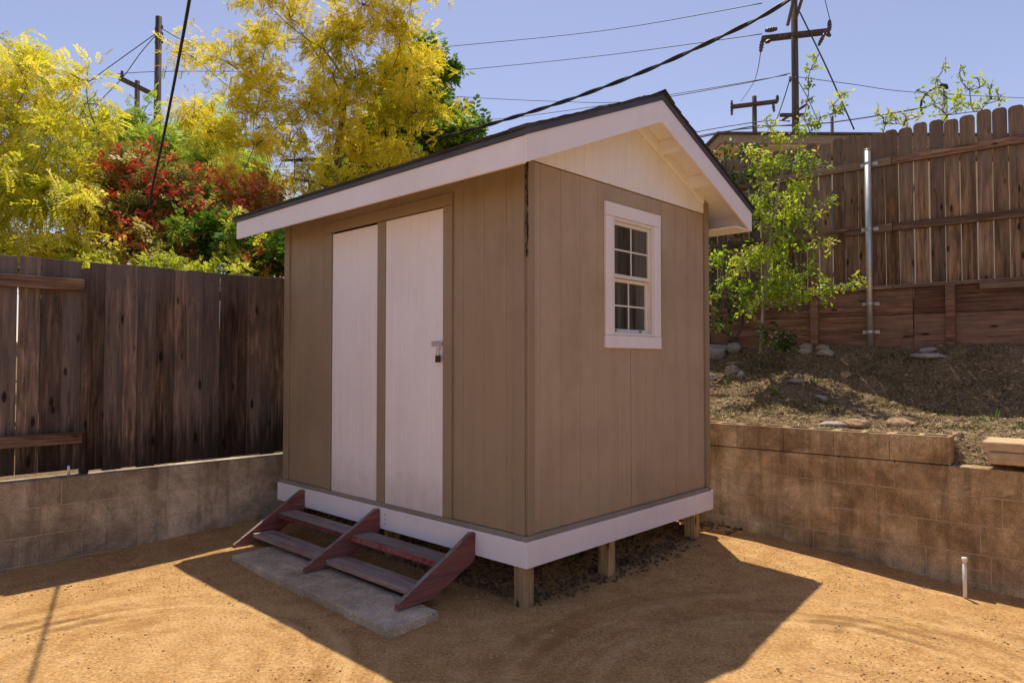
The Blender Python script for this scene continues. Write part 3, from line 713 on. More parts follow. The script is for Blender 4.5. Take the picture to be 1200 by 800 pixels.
for (z0, z1, y0, nm) in ((zm-.02, fz1-.023, D0+.006, 'upper'), (fz0+.023, zm-.022, D0+.030, 'lower')):
    q = MB(); u0, u1 = fu0+.0225, fu1-.0225
    ringframe(q, u0, u1, z0, z1, y0, y0+.022, .026); q.build('sash', M['vinyl'], wn, .002)
    q = MB(); um = (u0+u1)/2; zq = (z0+z1)/2
    q.box((um-.006, y0+.006, z0+.0265), (um+.006, y0+.012, z1-.0265)); q.box((u0+.0265, y0+.0065, zq-.006), (um-.0062, y0+.0115, zq+.006)); q.box((um+.0062, y0+.0065, zq-.006), (u1-.0265, y0+.0115, zq+.006))
    q.build('muntin', M['vinyl'], wn)
    bx('pane', (u0+.02, y0+.014, z0+.02), (u1-.02, y0+.017, z1-.02), M['glass'], 0, wn)
for (l0, l1) in (((fu0+.08, D0+.022, fz0+.032), (fu0+.10, D0+.0295, fz0+.042)), ((fu1-.14, D0+.022, fz0+.032), (fu1-.12, D0+.0295, fz0+.042)), ((fu0+.2, D0-.002, zm+.006), (fu0+.24, D0+.0055, zm+.016))):
    q = MB(); q.box(l0, l1); q.build('latch', M['dark'], wn)
# roof -----------------------------------------------------------------------
V0, V1, E0, E1 = -.26, 3.36, -.285, 2.615
def slopebox(mb, ua, ub, va, vb, dz0, dz1, tint=None):
    """box following the roof slope between ua and ub (same side of the ridge)"""
    P = []
    for z_ in (dz0, dz1):
        for (u_, v_) in ((ua, va), (ub, va), (ub, vb), (ua, vb)): P.append((u_, v_, zt(u_)+z_))
    mb.add(P, [(0, 3, 2, 1), (4, 5, 6, 7), (0, 1, 5, 4), (1, 2, 6, 5), (2, 3, 7, 6), (3, 0, 4, 7)], tint)
deck = MB(); slopebox(deck, E0+.022, RU, V0+.022, V1-.022, -.03, -.008); slopebox(deck, RU, E1-.022, V0+.022, V1-.022, -.03, -.008)
rd = deck.build('roof', M['cream'], sh)
dp = MB(); slopebox(dp, E0-.010, RU, V0-.010, V1+.010, .0015, .040); slopebox(dp, RU, E1+.010, V0-.010, V1+.010, .0015, .040); dp.build('drip_edge', M['drip'], rd)
sg = MB()
nC = 13
for side in (0, 1):
    Le = (RU-E0) if side == 0 else (E1-RU)
    for c in range(nC):
        d0 = Le+.02-(c+1)*(Le+.02)/nC; d1 = min(Le+.02, d0+(Le+.02)/nC+.0)
        v_ = V0-.022
        while v_ < V1+.022:
            w_ = random.uniform(.12, .34); ve = min(V1+.022, v_+w_)
            lift = random.choice([0, 0, .002, .004])+random.uniform(0, .002)
            s1 = -1 if side == 0 else 1
            ua, ub = RU+s1*d0, RU+s1*(d1+random.uniform(0, .004))
            P = []
            for (u_, dz) in ((ua, .043), (ub, .043)):
                P += [(u_, v_+.0005, zt(u_)+.0405), (u_, ve-.0005, zt(u_)+.0405)]
            top = [(ua, v_+.0005, zt(ua)+.047+lift), (ua, ve-.0005, zt(ua)+.047+lift), (ub, v_+.0005, zt(ub)+.056+lift), (ub, ve-.0005, zt(ub)+.056+lift)]
            sg.add(P+top, [(0, 1, 3, 2), (4, 6, 7, 5), (0, 2, 6, 4), (1, 5, 7, 3), (2, 3, 7, 6), (0, 4, 5, 1)], random.random())
            v_ = ve
# ridge caps
v_ = V0-.026
while v_ < V1:
    ve = min(V1+.026, v_+.17); lf_ = .006
    P = [(RU-.13, v_, zt(RU-.13)+.060), (RU, v_, RZ+.074), (RU+.13, v_, zt(RU+.13)+.060), (RU-.13, ve, zt(RU-.13)+.056), (RU, ve, RZ+.062), (RU+.13, ve, zt(RU+.13)+.056)]
    P += [(p[0], p[1], p[2]-.009) for p in P[:3]]+[(p[0], p[1], p[2]-.005) for p in P[3:]]
    sg.add(P, [(0, 1, 4, 3), (1, 2, 5, 4), (0, 6, 7, 1), (1, 7, 8, 2), (3, 4, 10, 9), (4, 5, 11, 10), (0, 3, 9, 6), (2, 8, 11, 5), (6, 9, 10, 7), (7, 10, 11, 8)]); v_ = ve
sg.build('shingles', M['shingle'], rd)
FH = .158
def rake(va, vb):
    for (ua, ub) in ((E0, RU-.0007), (RU+.0007, E1)):
        q = MB(); poly = [(ua, zt(ua)-FH), (ub, zt(ub)-FH), (ub, zt(ub)), (ua, zt(ua))]; q.prism(poly, 'y', va, vb); q.build('fascia', M['white'], rd, .002, 1)
rake(V0, V0+.02); rake(V1-.02, V1)
for (ua, ub) in ((E0, E0+.02), (E1-.02, E1)):
    q = MB(); q.box((ua, V0+.0205, zt(E0)-FH), (ub, V1-.0205, zt(E0)-.001)); q.build('fascia', M['white'], rd, .002, 1)
# soffits, lookouts and inner barge rafter
q = MB(); q.box((W1+.0165, V0+.0205, zt(E0)-FH+.006), (E1-.0205, V1-.0205, zt(E0)-FH+.016)); q.build('soffit', M['cream'], rd)
for (ua, ub) in ((.13, RU-.001), (RU+.001, 2.22)):
    q = MB(); q.prism([(ua, zt(ua)-.10), (ub, zt(ub)-.10), (ub, zt(ub)-.032), (ua, zt(ua)-.032)], 'y', D0-.052, D0-.0145); q.build('barge_rafter', M['cream'], rd, .002, 1)
for u_ in (.25, .62, 1.0, 1.52, 1.98):
    q = MB(); q.prism([(u_-.02, zt(u_-.02)-.12), (u_+.02, zt(u_+.02)-.12), (u_+.02, zt(u_+.02)-.033), (u_-.02, zt(u_-.02)-.033)], 'y', V0+.0205, D0-.053); q.build('lookout', M['cream'], rd, .002, 1)
# ------------------------------------------------------------------ slab and steps
q = MB(); P = [(-.765, 2.33), (-.82, .27), (-.445, .30), (-.39, 2.36)]
n_ = 26; ed = []
for (a_, b_) in zip(P, P[1:]+P[:1]):
    for i in range(n_ if abs(a_[1]-b_[1]) > 1 else 6):
        t = i/(n_ if abs(a_[1]-b_[1]) > 1 else 6); ed.append((a_[0]+(b_[0]-a_[0])*t+random.uniform(-.004, .004), a_[1]+(b_[1]-a_[1])*t+random.uniform(-.004, .004)))
q.prism(ed[::-1], 'z', -.06, .052); o = q.build('concrete_slab', M['concrete'], None, .008, 2)
o.location = (SH0.x, SH0.y, 0); o.rotation_euler = (0, 0, SHA); tag(o, 'long grey concrete slab lying on the dirt under the wooden steps', 'slab')
st = thing('wooden_steps', 'maroon painted wooden steps with three slanted side boards below the shed doors', 'steps', SH0, SHA)
for vv in (.45, 1.5, 2.6):
    q = MB(); zb_ = .064 if vv < 2.4 else .02
    poly = [(-.63, zb_), (-.42, zb_), (-.34, zb_+.005), (-.012, .225), (-.004, .26), (-.004, .405), (-.03, .405), (-.62, zb_+.022)]
    q.prism(poly, 'y', vv, vv+.036, .5); sgr = q.build('stringer', M['maroon'], st, .003)
    q = MB(); q.prism([(-.6225, zb_+.0245), (-.031, .4065), (-.0335, .4105), (-.625, zb_+.0285)], 'y', vv+.002, vv+.034, .6); q.build('worn_edge', M['worn'], sgr, .001, 1)
for (va, vb) in ((.487, 1.499), (1.537, 2.599)):
    q = MB(); q.box((-.255, va, .215), (-.085, vb, .250)); q.build('tread', M['tread'], st, .004)
    q = MB(); q.box((-.262, va+.001, .212), (-.2555, vb-.001, .249)); q.build('tread_edge', M['maroon'], st, .001, 1)
    q = MB(); q.box((-.47, va, .085), (-.30, vb, .118)); q.build('tread', M['tread'], st, .004)
# ------------------------------------------------------------------ pipes
q = MB(); q.tube([(0, 0, -.05), (0, 0, .245)], .0125, 14); o = q.build('vent_pipe', M['pvc']); o.location = (3.08, 4.75, float(yard_z(3.08, 4.75)))
c = MB(); c.tube([(0, 0, .245), (0, 0, .275)], .017, 14); c.build('cap', M['pvc'], o); tag(o, 'white capped plastic pipe standing upright by the right block wall', 'pipe')
pw = fr(SH0, SHA, .72, 2.35); zg = float(yard_z(pw.x, pw.y))
q = MB(); q.tube([fr(SH0, SHA, .62, 2.52, zg+.05), fr(SH0, SHA, 1.1, 2.35, zg+.07), fr(SH0, SHA, 1.5, 2.0, zg+.06)], .018, 12)
q.tube([fr(SH0, SHA, .58, 2.53, zg+.05), fr(SH0, SHA, .63, 2.518, zg+.05)], .026, 12)
o = q.build('drain_pipe', M['pvc']); tag(o, 'pale plastic pipe lying on the soil under the shed', 'pipe')
# ------------------------------------------------------------------ stones
def rockmesh(size, sub=2, flat=.6, seed=0):
    import bmesh
    bm = bmesh.new(); bmesh.ops.create_icosphere(bm, subdivisions=sub, radius=1)
    r_ = random.Random(seed); ph = [Vector((r_.gauss(0, 1), r_.gauss(0, 1), r_.gauss(0, 1))).normalized() for _ in range(9)]; cut = [r_.uniform(.62, .95) for _ in ph]
    for v in bm.verts:
        p = v.co.copy()
        for d_, c_ in zip(ph, cut):
            k_ = p.dot(d_)
            if k_ > c_: p -= d_*(k_-c_)*.9
        p *= 1+.05*math.sin(p.x*7+seed)+.04*math.sin(p.y*9+seed*2)
        v.co = Vector((p.x*size[0], p.y*size[1], p.z*size[2]))
    return bm
def rock(px, py, n_or_Y, size, mat, label, frame='terr', rz=0, name='rock'):
    """stone on the slope at wall-frame coordinates (px, n)"""
    W = fr(RW0, RWA, px, py); z = float(terr_z(px, py))
    bm = rockmesh(size, 3, seed=int(px*100+py*10)); me = bpy.data.meshes.new(name); bm.to_mesh(me); bm.free(); me.materials.append(mat)
    o = bpy.data.objects.new(name, me); COL.objects.link(o); o.location = (W.x, W.y, z+size[2]*.45); o.rotation_euler = (random.uniform(-.1, .1), random.uniform(-.1, .1), RWA+rz)
    return tag(o, label, 'rock', 'rocks on the dirt slope')
def wallcoord(x, y, Y): p = at(x, y, Y); a, b = inv(RW0, RWA, p.x, p.y); return a, b
def rock_px(x, y, size, mat, label, rz=0):
    """find where the sight line meets the slope"""
    lo = None
    for i in range(600):
        Y = 4.5+i*.01; p = at(x, y, Y); a, b = inv(RW0, RWA, p.x, p.y)
        if b > .2 and p.z < float(terr_z(a, b)): lo = (a, b); break
    if lo: return rock(lo[0], min(lo[1], 2.85), 0, size, mat, label, rz=rz)
rock_px(1056, 502, (.115, .09, .07), M['rockt'], 'rounded tan boulder just behind the top of the right block wall', .3)
rock_px(1000, 500, (.14, .07, .045), M['rockt'], 'flat cream stone lodged behind the wall left of the tan boulder')
rock_px(975, 499, (.13, .08, .03), M['rockg'], 'flat grey stone slab lying against the back of the wall top')
rock_px(1088, 419, (.17, .08, .035), M['rockg'], 'long pale flat stone under the kickboards right of the metal post')
rock_px(1088, 409, (.09, .05, .04), M['rockg'], 'small grey stone resting behind the long pale flat stone')
rock_px(968, 416, (.11, .08, .055), M['rockg'], 'pale broken stone at the fence foot beside the red post')
rock_px(944, 414, (.09, .06, .045), M['rockg'], 'small squarish white stone left of the red post foot')
rock_px(950, 398, (.09, .06, .05), M['rockt'], 'tan stone tucked under the lowest kickboard by the red post')
rock_px(968, 396, (.09, .06, .05), M['rockt'], 'tan stone wedged under the kickboard right of the red post')
rock_px(858, 437, (.09, .06, .07), M['rockg'], 'angular pale grey stone low on the slope near the shed')
rock_px(868, 443, (.05, .05, .06), M['rockg'], 'upright narrow grey stone beside the angular pale stone')
rock_px(858, 428, (.09, .06, .03), M['rockt'], 'flat tan stone lying on top of the angular grey one')
rock_px(848, 400, (.20, .14, .06), M['rockg'], 'broad grey flagstone near the sapling foot by the shed')
rock_px(866, 405, (.10, .08, .08), M['rockg'], 'grey brown stone at the right end of the broad flagstone')
rock_px(840, 418, (.16, .12, .12), M['rockg'], 'large shaded grey boulder low beside the shed corner')
rock_px(836, 445, (.05, .05, .05), M['rockg'], 'small white stone right against the shed edge on the slope')
rock_px(932, 448, (.10, .06, .03), M['rockg'], 'flat stone half buried in the middle of the slope')
rock_px(963, 468, (.08, .05, .03), M['rockg'], 'small flat grey stone at the edge of the sunlit strip')
rock_px(991, 442, (.06, .05, .05), M['rockt'], 'mossy upright stone in the shaded middle of the slope')
rock_px(1121, 512, (.05, .05, .035), M['rockt'], 'small brown stone by the stepped end of the wall')
# stacked sandstone slabs on the low wall
for (z0, z1, x0, x1, lab, sd) in ((.80, .885, -.205, .9, 'thick orange sandstone slab at the bottom of the pair on the right wall', 3), (.888, .955, -.235, .88, 'thin pale sandstone slab lying on top of the thick orange one', 5)):
    r_ = random.Random(sd); ed = []; y0, y1 = -.02, .40
    for i in range(24): ed.append((x0+(x1-x0)*i/24, y0+r_.uniform(-.012, .012)))
    for i in range(8): ed.append((x1, y0+(y1-y0)*i/8+r_.uniform(-.01, .01)))
    for i in range(24): ed.append((x1-(x1-x0)*i/24, y1+r_.uniform(-.012, .012)))
    for i in range(8): ed.append((x0+r_.uniform(-.02, .02), y1-(y1-y0)*i/8))
    q = MB(); q.prism(ed, 'z', z0, z1); o = q.build('stone_slab', M['sand'], None, .012, 2); o.location = RW0; o.rotation_euler = (0, 0, RWA); tag(o, lab, 'stone slab')
# ------------------------------------------------------------------ loose ground stuff
def tetra():
    V = np.array([(1, 0, -.4), (-.5, .87, -.4), (-.5, -.87, -.4), (.1, .1, .7)], float); return V, np.array([(0, 1, 3), (1, 2, 3), (2, 0, 3), (0, 2, 1)])
def lump():
    import bmesh
    bm = bmesh.new(); bmesh.ops.create_icosphere(bm, subdivisions=1, radius=1)
    V = np.array([v.co[:] for v in bm.verts]); V *= (1+rng.uniform(-.22, .22, (len(V), 1))); V[:, 2] *= .7
    Fc = np.array([[v.index for v in f.verts] for f in bm.faces]); bm.free(); return V, Fc
TET = tetra()
def scatter_lumps(name, P, size, mat, label, tmpl=None):
    T = tmpl or lump(); D = rng.normal(0, 1, (len(P), 3)); D[:, 2] *= .4
    V, Fc = instances(T[0], T[1], P, basis(D), size); o = rawmesh(name, V, Fc, mat, np.repeat(rng.random(len(P)), len(T[1]))); return tag(o, label, 'ground cover', kind='stuff')
# pebbles over the yard
n = 9000; X = rng.uniform(-5, 4.2, n); Y = rng.uniform(2.4, 6.6, n)
keep = vnoise(X*1.3+3, Y*1.3)+rng.uniform(-.35, .35, n) > -.02; X, Y = X[keep], Y[keep]
scatter_lumps('gravel', np.stack([X, Y, yard_z(X, Y)+.001], 1), np.clip(rng.lognormal(-5.55, .45, len(X)), .002, .012), M['pebble'], 'fine gravel and crumbs scattered over the dirt yard')
n = 16000; X = rng.uniform(-4.5, 4.2, n); Y = rng.uniform(2.6, 6.2, n)
keep = vnoise(X*2.1+11, Y*2.1+4)+.6*vnoise(X*7, Y*7)+rng.uniform(-.12, .12, n) > .26; X, Y = X[keep], Y[keep]
scatter_lumps('dirt_crumbs', np.stack([X, Y, yard_z(X, Y)+.001], 1), np.clip(rng.lognormal(-5.65, .45, len(X)), .002, .010), M['crumb'], 'dark crumbs of earth lying in patches on the yard')
# clods under the shed
n = 11000; lx = rng.uniform(.08, 2.75, n); ly = rng.uniform(-.12, 3.2, n); e = -.02+.25*vnoise(lx*2.1, ly*2.1)+.12*vnoise(lx*7, ly*7)
keep = (ly > e+np.abs(rng.normal(0, .10, n))) | (lx > 2.4) & (rng.random(n) < .3); lx, ly = lx[keep], ly[keep]
wx = SH0.x+lx*math.cos(SHA)-ly*math.sin(SHA); wy = SH0.y+lx*math.sin(SHA)+ly*math.cos(SHA)
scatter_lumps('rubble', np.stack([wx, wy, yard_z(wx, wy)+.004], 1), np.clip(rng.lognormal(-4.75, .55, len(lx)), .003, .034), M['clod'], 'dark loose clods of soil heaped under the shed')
# clods and straw on the slope
n = 6000; x = rng.uniform(-6.5, 1.8, n); y = .175+2.78*rng.uniform(0, 1, n)**1.35; z = terr_z(x, y)
wp = np.stack([RW0.x+x*c_-y*s_ if False else RW0.x+x*math.cos(RWA)-y*math.sin(RWA), RW0.y+x*math.sin(RWA)+y*math.cos(RWA), z+.003], 1)
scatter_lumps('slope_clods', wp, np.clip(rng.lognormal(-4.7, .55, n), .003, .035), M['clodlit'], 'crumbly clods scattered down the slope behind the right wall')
n = 40000; x = rng.uniform(-6.5, 1.8, n); y = .17+2.78*rng.uniform(0, 1, n)**1.3; z = terr_z(x, y)
wp = np.stack([RW0.x+x*math.cos(RWA)-y*math.sin(RWA), RW0.y+x*math.sin(RWA)+y*math.cos(RWA), z+.010], 1)
BL = (np.array([(-.5, -.045, 0), (.5, -.03, .05), (.5, .03, .05), (-.5, .045, 0)], float), np.array([(0, 1, 2, 3)]))
D = rng.normal(0, 1, (n, 3)); D[:, 2] *= .35
V, Fc = instances(BL[0], BL[1], wp, basis(D, rng.normal(0, .6, n)), rng.uniform(.015, .055, n)*np.where(rng.random(n)<.06, 1.8, 1)); o = rawmesh('straw', V, Fc, M['straw'], rng.random(n)); tag(o, 'dry straw and dead leaves littering the slope behind the right wall', 'litter', kind='stuff')
n = 14000; x = rng.uniform(-6, 1.6, n); y = rng.uniform(.5, 2.95, n)
keep = vnoise(x*1.9+21, y*1.9+3)+.5*vnoise(x*6, y*6+8)+.10*(y-1.6) > .17; x, y = x[keep], y[keep]; z = terr_z(x, y)
wp = np.stack([RW0.x+x*math.cos(RWA)-y*math.sin(RWA), RW0.y+x*math.sin(RWA)+y*math.cos(RWA), z+.012], 1); D = rng.normal(0, 1, (len(x), 3)); D[:, 2] = np.abs(D[:, 2])*.8+.2
V, Fc = instances(NLEAF[0], NLEAF[1], wp, basis(D, rng.normal(0, 1, len(x))), rng.uniform(.02, .055, len(x))); o = rawmesh('ground_cover', V, Fc, M['lf_low'], rng.random(len(x))); tag(o, 'low olive weeds growing in patches over the dirt slope', 'ground cover', kind='stuff')
# weeds: small tufts one can count
def tuft(pos, h, nb, label, spread=.6, name='weed'):
    P = np.tile(np.array(pos), (nb, 1))+rng.normal(0, .012, (nb, 3))*[1, 1, 0]; D = rng.normal(0, spread, (nb, 3)); D[:, 2] = 1
    T = (np.array([(0, -.03, 0), (.5, -.035, .03), (1, 0, -.12), (.5, .035, .03)], float), np.array([(0, 1, 2, 3)]))
    V, Fc = instances(T[0], T[1], P*0, basis(D, rng.uniform(0, 6, nb)), h*rng.uniform(.5, 1.1, nb)); V += np.repeat(P-np.array(pos), 4, 0)
    o = rawmesh(name, V, Fc, M['grass'], rng.uniform(.2, 1, nb)); o.location = pos; return tag(o, label, 'weed', 'weed tufts')
def slope_at(x, y):
    for i in range(700):
        Y = 4.6+i*.01; p = at(x, y, Y); a, b = inv(RW0, RWA, p.x, p.y)
        if b > .2 and p.z < float(terr_z(a, b)): return Vector((p.x, p.y, float(terr_z(a, b))-.005))
    return at(x, y, 6)
for (x, y, h, nb, lab) in ((1162, 497, .19, 9, 'tall thin green weed on the slope above the sandstone slabs'), (1143, 496, .10, 12, 'low spreading green weed left of the tall thin one'),
                           (1035, 491, .09, 14, 'yellow green weed right behind the tan boulder'), (908, 464, .16, 22, 'bright green grass tuft at the edge of shade on the slope'),
                           (852, 455, .13, 12, 'grassy weed beside the shed corner on the slope'), (955, 452, .10, 18, 'dark green weed in the shaded middle of the slope'),
                           (1196, 500, .07, 16, 'yellowish weed at the far right of the slope'), (1060, 440, .08, 16, 'small weed on the shaded slope under the pale flat stone'), (1130, 435, .09, 16, 'small weed on the shaded slope under the second red post')):
    tuft(slope_at(x, y), h, nb, lab)
for (u_, v_, h, nb, lab) in ((.45, .45, .14, 26, 'long dark grass tuft under the shed between near and middle posts'), (.62, .5, .11, 22, 'broad leaved weed under the shed left of the middle post'), (.85, .35, .09, 16, 'small bright weed touching the middle foundation post'), (1.9, .75, .17, 22, 'sunlit weed behind the shed near the far post'), (2.2, 1.0, .16, 22, 'sunlit grass tuft between the far post and the right wall')):
    p = fr(SH0, SHA, u_, v_); tuft((p.x, p.y, float(yard_z(p.x, p.y))), h, nb, lab)
# ------------------------------------------------------------------ sapling by the shed on the slope
def clp(L): return [(*at(x, y, Y), r) for (x, y, Y, r) in L]
sb = slope_at(891, 427)
cl = clp([(868, 352, 7.7, .28), (846, 340, 7.6, .24), (848, 310, 7.7, .2), (872, 312, 7.8, .3), (900, 320, 7.9, .32), (926, 330, 7.9, .3), (950, 318, 7.8, .2), (955, 345, 7.8, .22),
          (930, 350, 7.8, .24), (895, 350, 7.8, .3), (975, 330, 7.7, .16), (998, 333, 7.6, .15), (900, 285, 7.9, .34), (925, 270, 7.9, .3), (885, 262, 7.9, .3), (950, 250, 7.8, .18), (962, 286, 7.8, .16), (912, 240, 7.9, .32),
          (940, 225, 7.8, .25), (968, 238, 7.7, .12), (890, 225, 7.9, .26), (905, 200, 7.9, .28), (930, 190, 7.8, .24), (890, 180, 7.9, .2), (960, 195, 7.8, .14), (915, 165, 7.9, .18), (938, 160, 7.8, .14)])
cl += clp([(942, 140, 7.8, .10), (945, 120, 7.8, .09), (948, 100, 7.8, .09), (950, 82, 7.8, .09), (957, 68, 7.8, .08), (962, 138, 7.8, .11), (976, 124, 7.8, .12), (988, 110, 7.7, .10), (980, 132, 7.8, .1), (955, 150, 7.8, .12), (902, 150, 7.9, .1), (898, 140, 7.9, .07)])
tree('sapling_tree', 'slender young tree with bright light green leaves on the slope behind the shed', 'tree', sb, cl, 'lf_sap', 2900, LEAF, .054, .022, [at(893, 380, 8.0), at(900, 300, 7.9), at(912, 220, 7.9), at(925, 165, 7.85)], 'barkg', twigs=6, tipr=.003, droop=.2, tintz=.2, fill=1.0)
# ivy mound on the fence behind the sapling
cl = clp([(850, 190, 9.4, .4), (870, 175, 9.3, .35), (862, 225, 9.2, .45), (880, 205, 9.2, .4), (850, 260, 9.2, .45), (875, 265, 9.1, .4), (850, 310, 8.9, .4), (870, 340, 8.8, .35), (845, 350, 8.6, .35), (835, 380, 8.4, .3), (895, 240, 9.1, .3), (888, 170, 9.2, .25)])
tree('ivy', 'dark green ivy hanging over the fence behind the young tree', 'ivy', at(862, 398, 8.9), cl, 'lf_ivy', 900, LEAF, .075, .03, None, 'bark', twigs=5, droop=.6, out=.3, fill=1.3)
# creeper leaves at the sapling foot
cl = clp([(905, 395, 7.9, .16), (925, 392, 8.1, .14), (902, 405, 7.8, .12), (915, 398, 7.9, .16), (893, 418, 7.6, .08)])
tree('creeper', 'small leafy creeper growing around the foot of the young tree', 'plant', slope_at(908, 408), cl, 'lf_ivy', 1700, LEAF, .07, .01, None, 'bark', twigs=4, droop=.2)
# bush tops above the right fence
cl = clp([(1098, 92, 9.0, .10), (1105, 80, 9.0, .09), (1125, 84, 9.0, .09), (1127, 95, 9.0, .08), (1106, 112, 9.0, .14), (1118, 118, 9.0, .16), (1095, 122, 9.0, .14), (1136, 105, 9.0, .10), (1148, 103, 9.0, .10), (1145, 92, 9.0, .07), (1160, 105, 9.0, .09), (1162, 116, 9.0, .12), (1172, 118, 9.0, .09), (1088, 112, 9.0, .11), (1074, 106, 9.0, .07), (1138, 124, 9.0, .14), (1110, 135, 9.0, .2), (1150, 130, 9.0, .15), (1170, 111, 9.0, .06)])
tree('citrus_bush', 'leafy bush whose twig tips rise above the right picket fence', 'bush', fr(RF0, RWA, -1.2, 1.3, 2.3), cl, 'lf_sap', 1500, NLEAF, .085, .03, None, 'bark', twigs=5, tipr=.003, droop=-.1)
cl = clp([(1035, 138, 9.4, .10), (1028, 134, 9.4, .08), (1045, 136, 9.4, .10), (1050, 140, 9.4, .1), (1062, 138, 9.4, .09), (1068, 134, 9.4, .06), (1075, 137, 9.4, .08), (1038, 145, 9.4, .14), (1060, 146, 9.4, .14)])
tree('citrus_bush', 'small yellow green bush just showing over the fence right of the metal post', 'bush', fr(RF0, RWA, -2.3, 1.1, 2.3), cl, 'lf_lime', 1500, NLEAF, .085, .02, None, 'bark', twigs=5, tipr=.003, droop=-.1)
# ------------------------------------------------------------------ trees beyond the left fence
GZ = .75
# left yellow green tree
cl = blob([(-40, 40, 40, 110, 10.5), (10, 75, 85, 170, 10.2), (86, 84, 112, 112, 10.3), (70, 115, 118, 175, 10.3), (-60, 110, 60, 230, 10), (20, 160, 115, 250, 9.8), (-60, 210, 70, 310, 9.4), (50, 220, 135, 310, 9.3), (-160, 60, -20, 300, 10.5)], 84, .40)
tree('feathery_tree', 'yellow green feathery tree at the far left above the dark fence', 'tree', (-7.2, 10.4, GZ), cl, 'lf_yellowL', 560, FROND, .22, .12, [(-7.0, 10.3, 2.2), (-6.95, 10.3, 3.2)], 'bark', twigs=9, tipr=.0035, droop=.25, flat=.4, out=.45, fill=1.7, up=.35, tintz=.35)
# green tree behind
cl = blob([(95, 145, 200, 195, 17), (170, 150, 290, 205, 17), (100, 170, 180, 215, 17), (200, 190, 300, 225, 16.5), (230, 210, 320, 245, 16)], 46, .75, 1)
tree('feathery_tree', 'fresh green feathery tree behind the red flowering shrub', 'tree', (-8.6, 17, 1), cl, 'lf_green', 230, FROND, .28, .16, [(-8.4, 17, 3.5), (-8.2, 17, 4.6)], 'bark', twigs=7, tipr=.008, droop=.1, flat=.4)
# golden tree
cl = blob([(225, 30, 330, 120, 12.5), (300, -50, 430, 60, 12), (380, -60, 500, 60, 12), (340, 40, 500, 130, 12), (225, 100, 340, 180, 12.3), (300, 110, 420, 200, 12), (400, 120, 510, 200, 11.8), (250, 170, 350, 225, 12), (440, 60, 500, 150, 12), (330, 190, 450, 240, 11.5), (300, 240, 340, 310, 11), (360, -140, 470, -50, 12)], 74, .43, .9)
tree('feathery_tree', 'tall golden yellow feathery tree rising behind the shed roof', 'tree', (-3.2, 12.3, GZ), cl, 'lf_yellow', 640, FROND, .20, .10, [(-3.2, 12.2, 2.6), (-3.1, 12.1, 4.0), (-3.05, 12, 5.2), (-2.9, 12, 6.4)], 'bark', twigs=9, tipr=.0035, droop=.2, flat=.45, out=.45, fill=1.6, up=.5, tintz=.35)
# dark green tree
cl = blob([(465, 60, 515, 130, 15.5), (455, 110, 530, 180, 15.2), (425, 150, 540, 200, 15), (380, 190, 470, 225, 15), (485, 145, 540, 175, 15)], 34, .62, .9)
tree('broadleaf_tree', 'dark green broadleaf tree beside the golden tree above the shed roof', 'tree', (-2.2, 15.8, 1), cl, 'lf_dark', 720, SPRIG, .23, .16, [(-2.2, 15.7, 3.2), (-2.1, 15.6, 4.6)], 'bark', twigs=7, tipr=.008, droop=.2, tintz=.3, fill=1.2)
# shrubs
def shrub(name, label, base, cl, mat, per, size, fl=None, nfl=0, flmat='lf_red', tm=SPRIG):
    o = tree(name, label, 'shrub', base, cl, mat, per, tm, size, .05, None, 'bark', twigs=7, tipr=.004, droop=.1, tintz=.3, fill=1.2)
    if nfl:
        C_ = np.array([c[:3] for c in cl]); r_ = np.array([c[3] for c in cl]); ii = rng.integers(0, len(cl), nfl); d = rng.normal(0, 1, (nfl, 3)); d[:, 1] -= .5; d /= np.linalg.norm(d, axis=1, keepdims=True)
        P0 = C_[ii]+d*(r_[ii]*rng.uniform(.8, 1.1, nfl))[:, None]
        P = np.repeat(P0, 8, 0)+rng.normal(0, .04, (nfl*8, 3)); D = rng.normal(0, 1, (nfl*8, 3))
        V, Fc = instances(FLOWER[0], FLOWER[1], P, basis(D), rng.uniform(.03, .055, nfl*8)); rawmesh('blossoms', V-np.array(o.location), Fc, M[flmat], rng.random(len(Fc)), o)
    return o
cl = blob([(118, 190, 175, 250, 10), (112, 230, 190, 290, 9.6), (150, 200, 215, 280, 9.8), (175, 215, 250, 300, 9.6), (140, 180, 190, 220, 10.2), (170, 270, 230, 310, 9.2)], 52, .33, .5)
shrub('flowering_shrub', 'big shrub covered in bright red blossoms behind the left fence', (-4.9, 9.9, GZ), cl, 'lf_shrub', 520, .13, None, 640)
cl = blob([(215, 212, 270, 260, 10.2), (240, 225, 330, 270, 10), (235, 240, 300, 310, 9.6), (200, 225, 250, 270, 10)], 32, .32, .5)
shrub('flowering_shrub', 'orange tinged shrub with coral blossoms beside the shed eave', (-3.9, 9.9, GZ), cl, 'lf_orange', 560, .13, None, 240)
cl = blob([(185, 268, 290, 325, 8.9), (270, 275, 340, 330, 8.6), (215, 240, 270, 290, 9.4)], 24, .33, .4)
shrub('dark_shrub', 'dark green shrub low behind the fence beside the shed', (-3.3, 8.9, .7), cl, 'lf_dark', 620, .15)
cl = blob([(95, 306, 200, 335, 8.3), (150, 312, 260, 338, 8.1), (240, 318, 300, 340, 7.9)], 26, .19, .3)
shrub('lime_shrub', 'lime green leafy shrub peeping just over the left fence top', (-3.9, 8.3, .7), cl, 'lf_lime', 1000, .09)
cl = blob([(262, 250, 290, 330, 8.4), (268, 290, 300, 330, 8.2)], 9, .16, .2)
shrub('lime_shrub', 'upright yellow green shoot between fence top and shed eave', (-3.2, 8.4, .7), cl, 'lf_lime', 1100, .10)
cl = blob([(296, 262, 345, 320, 8.8), (300, 300, 340, 330, 8.4)], 9, .25, .3)
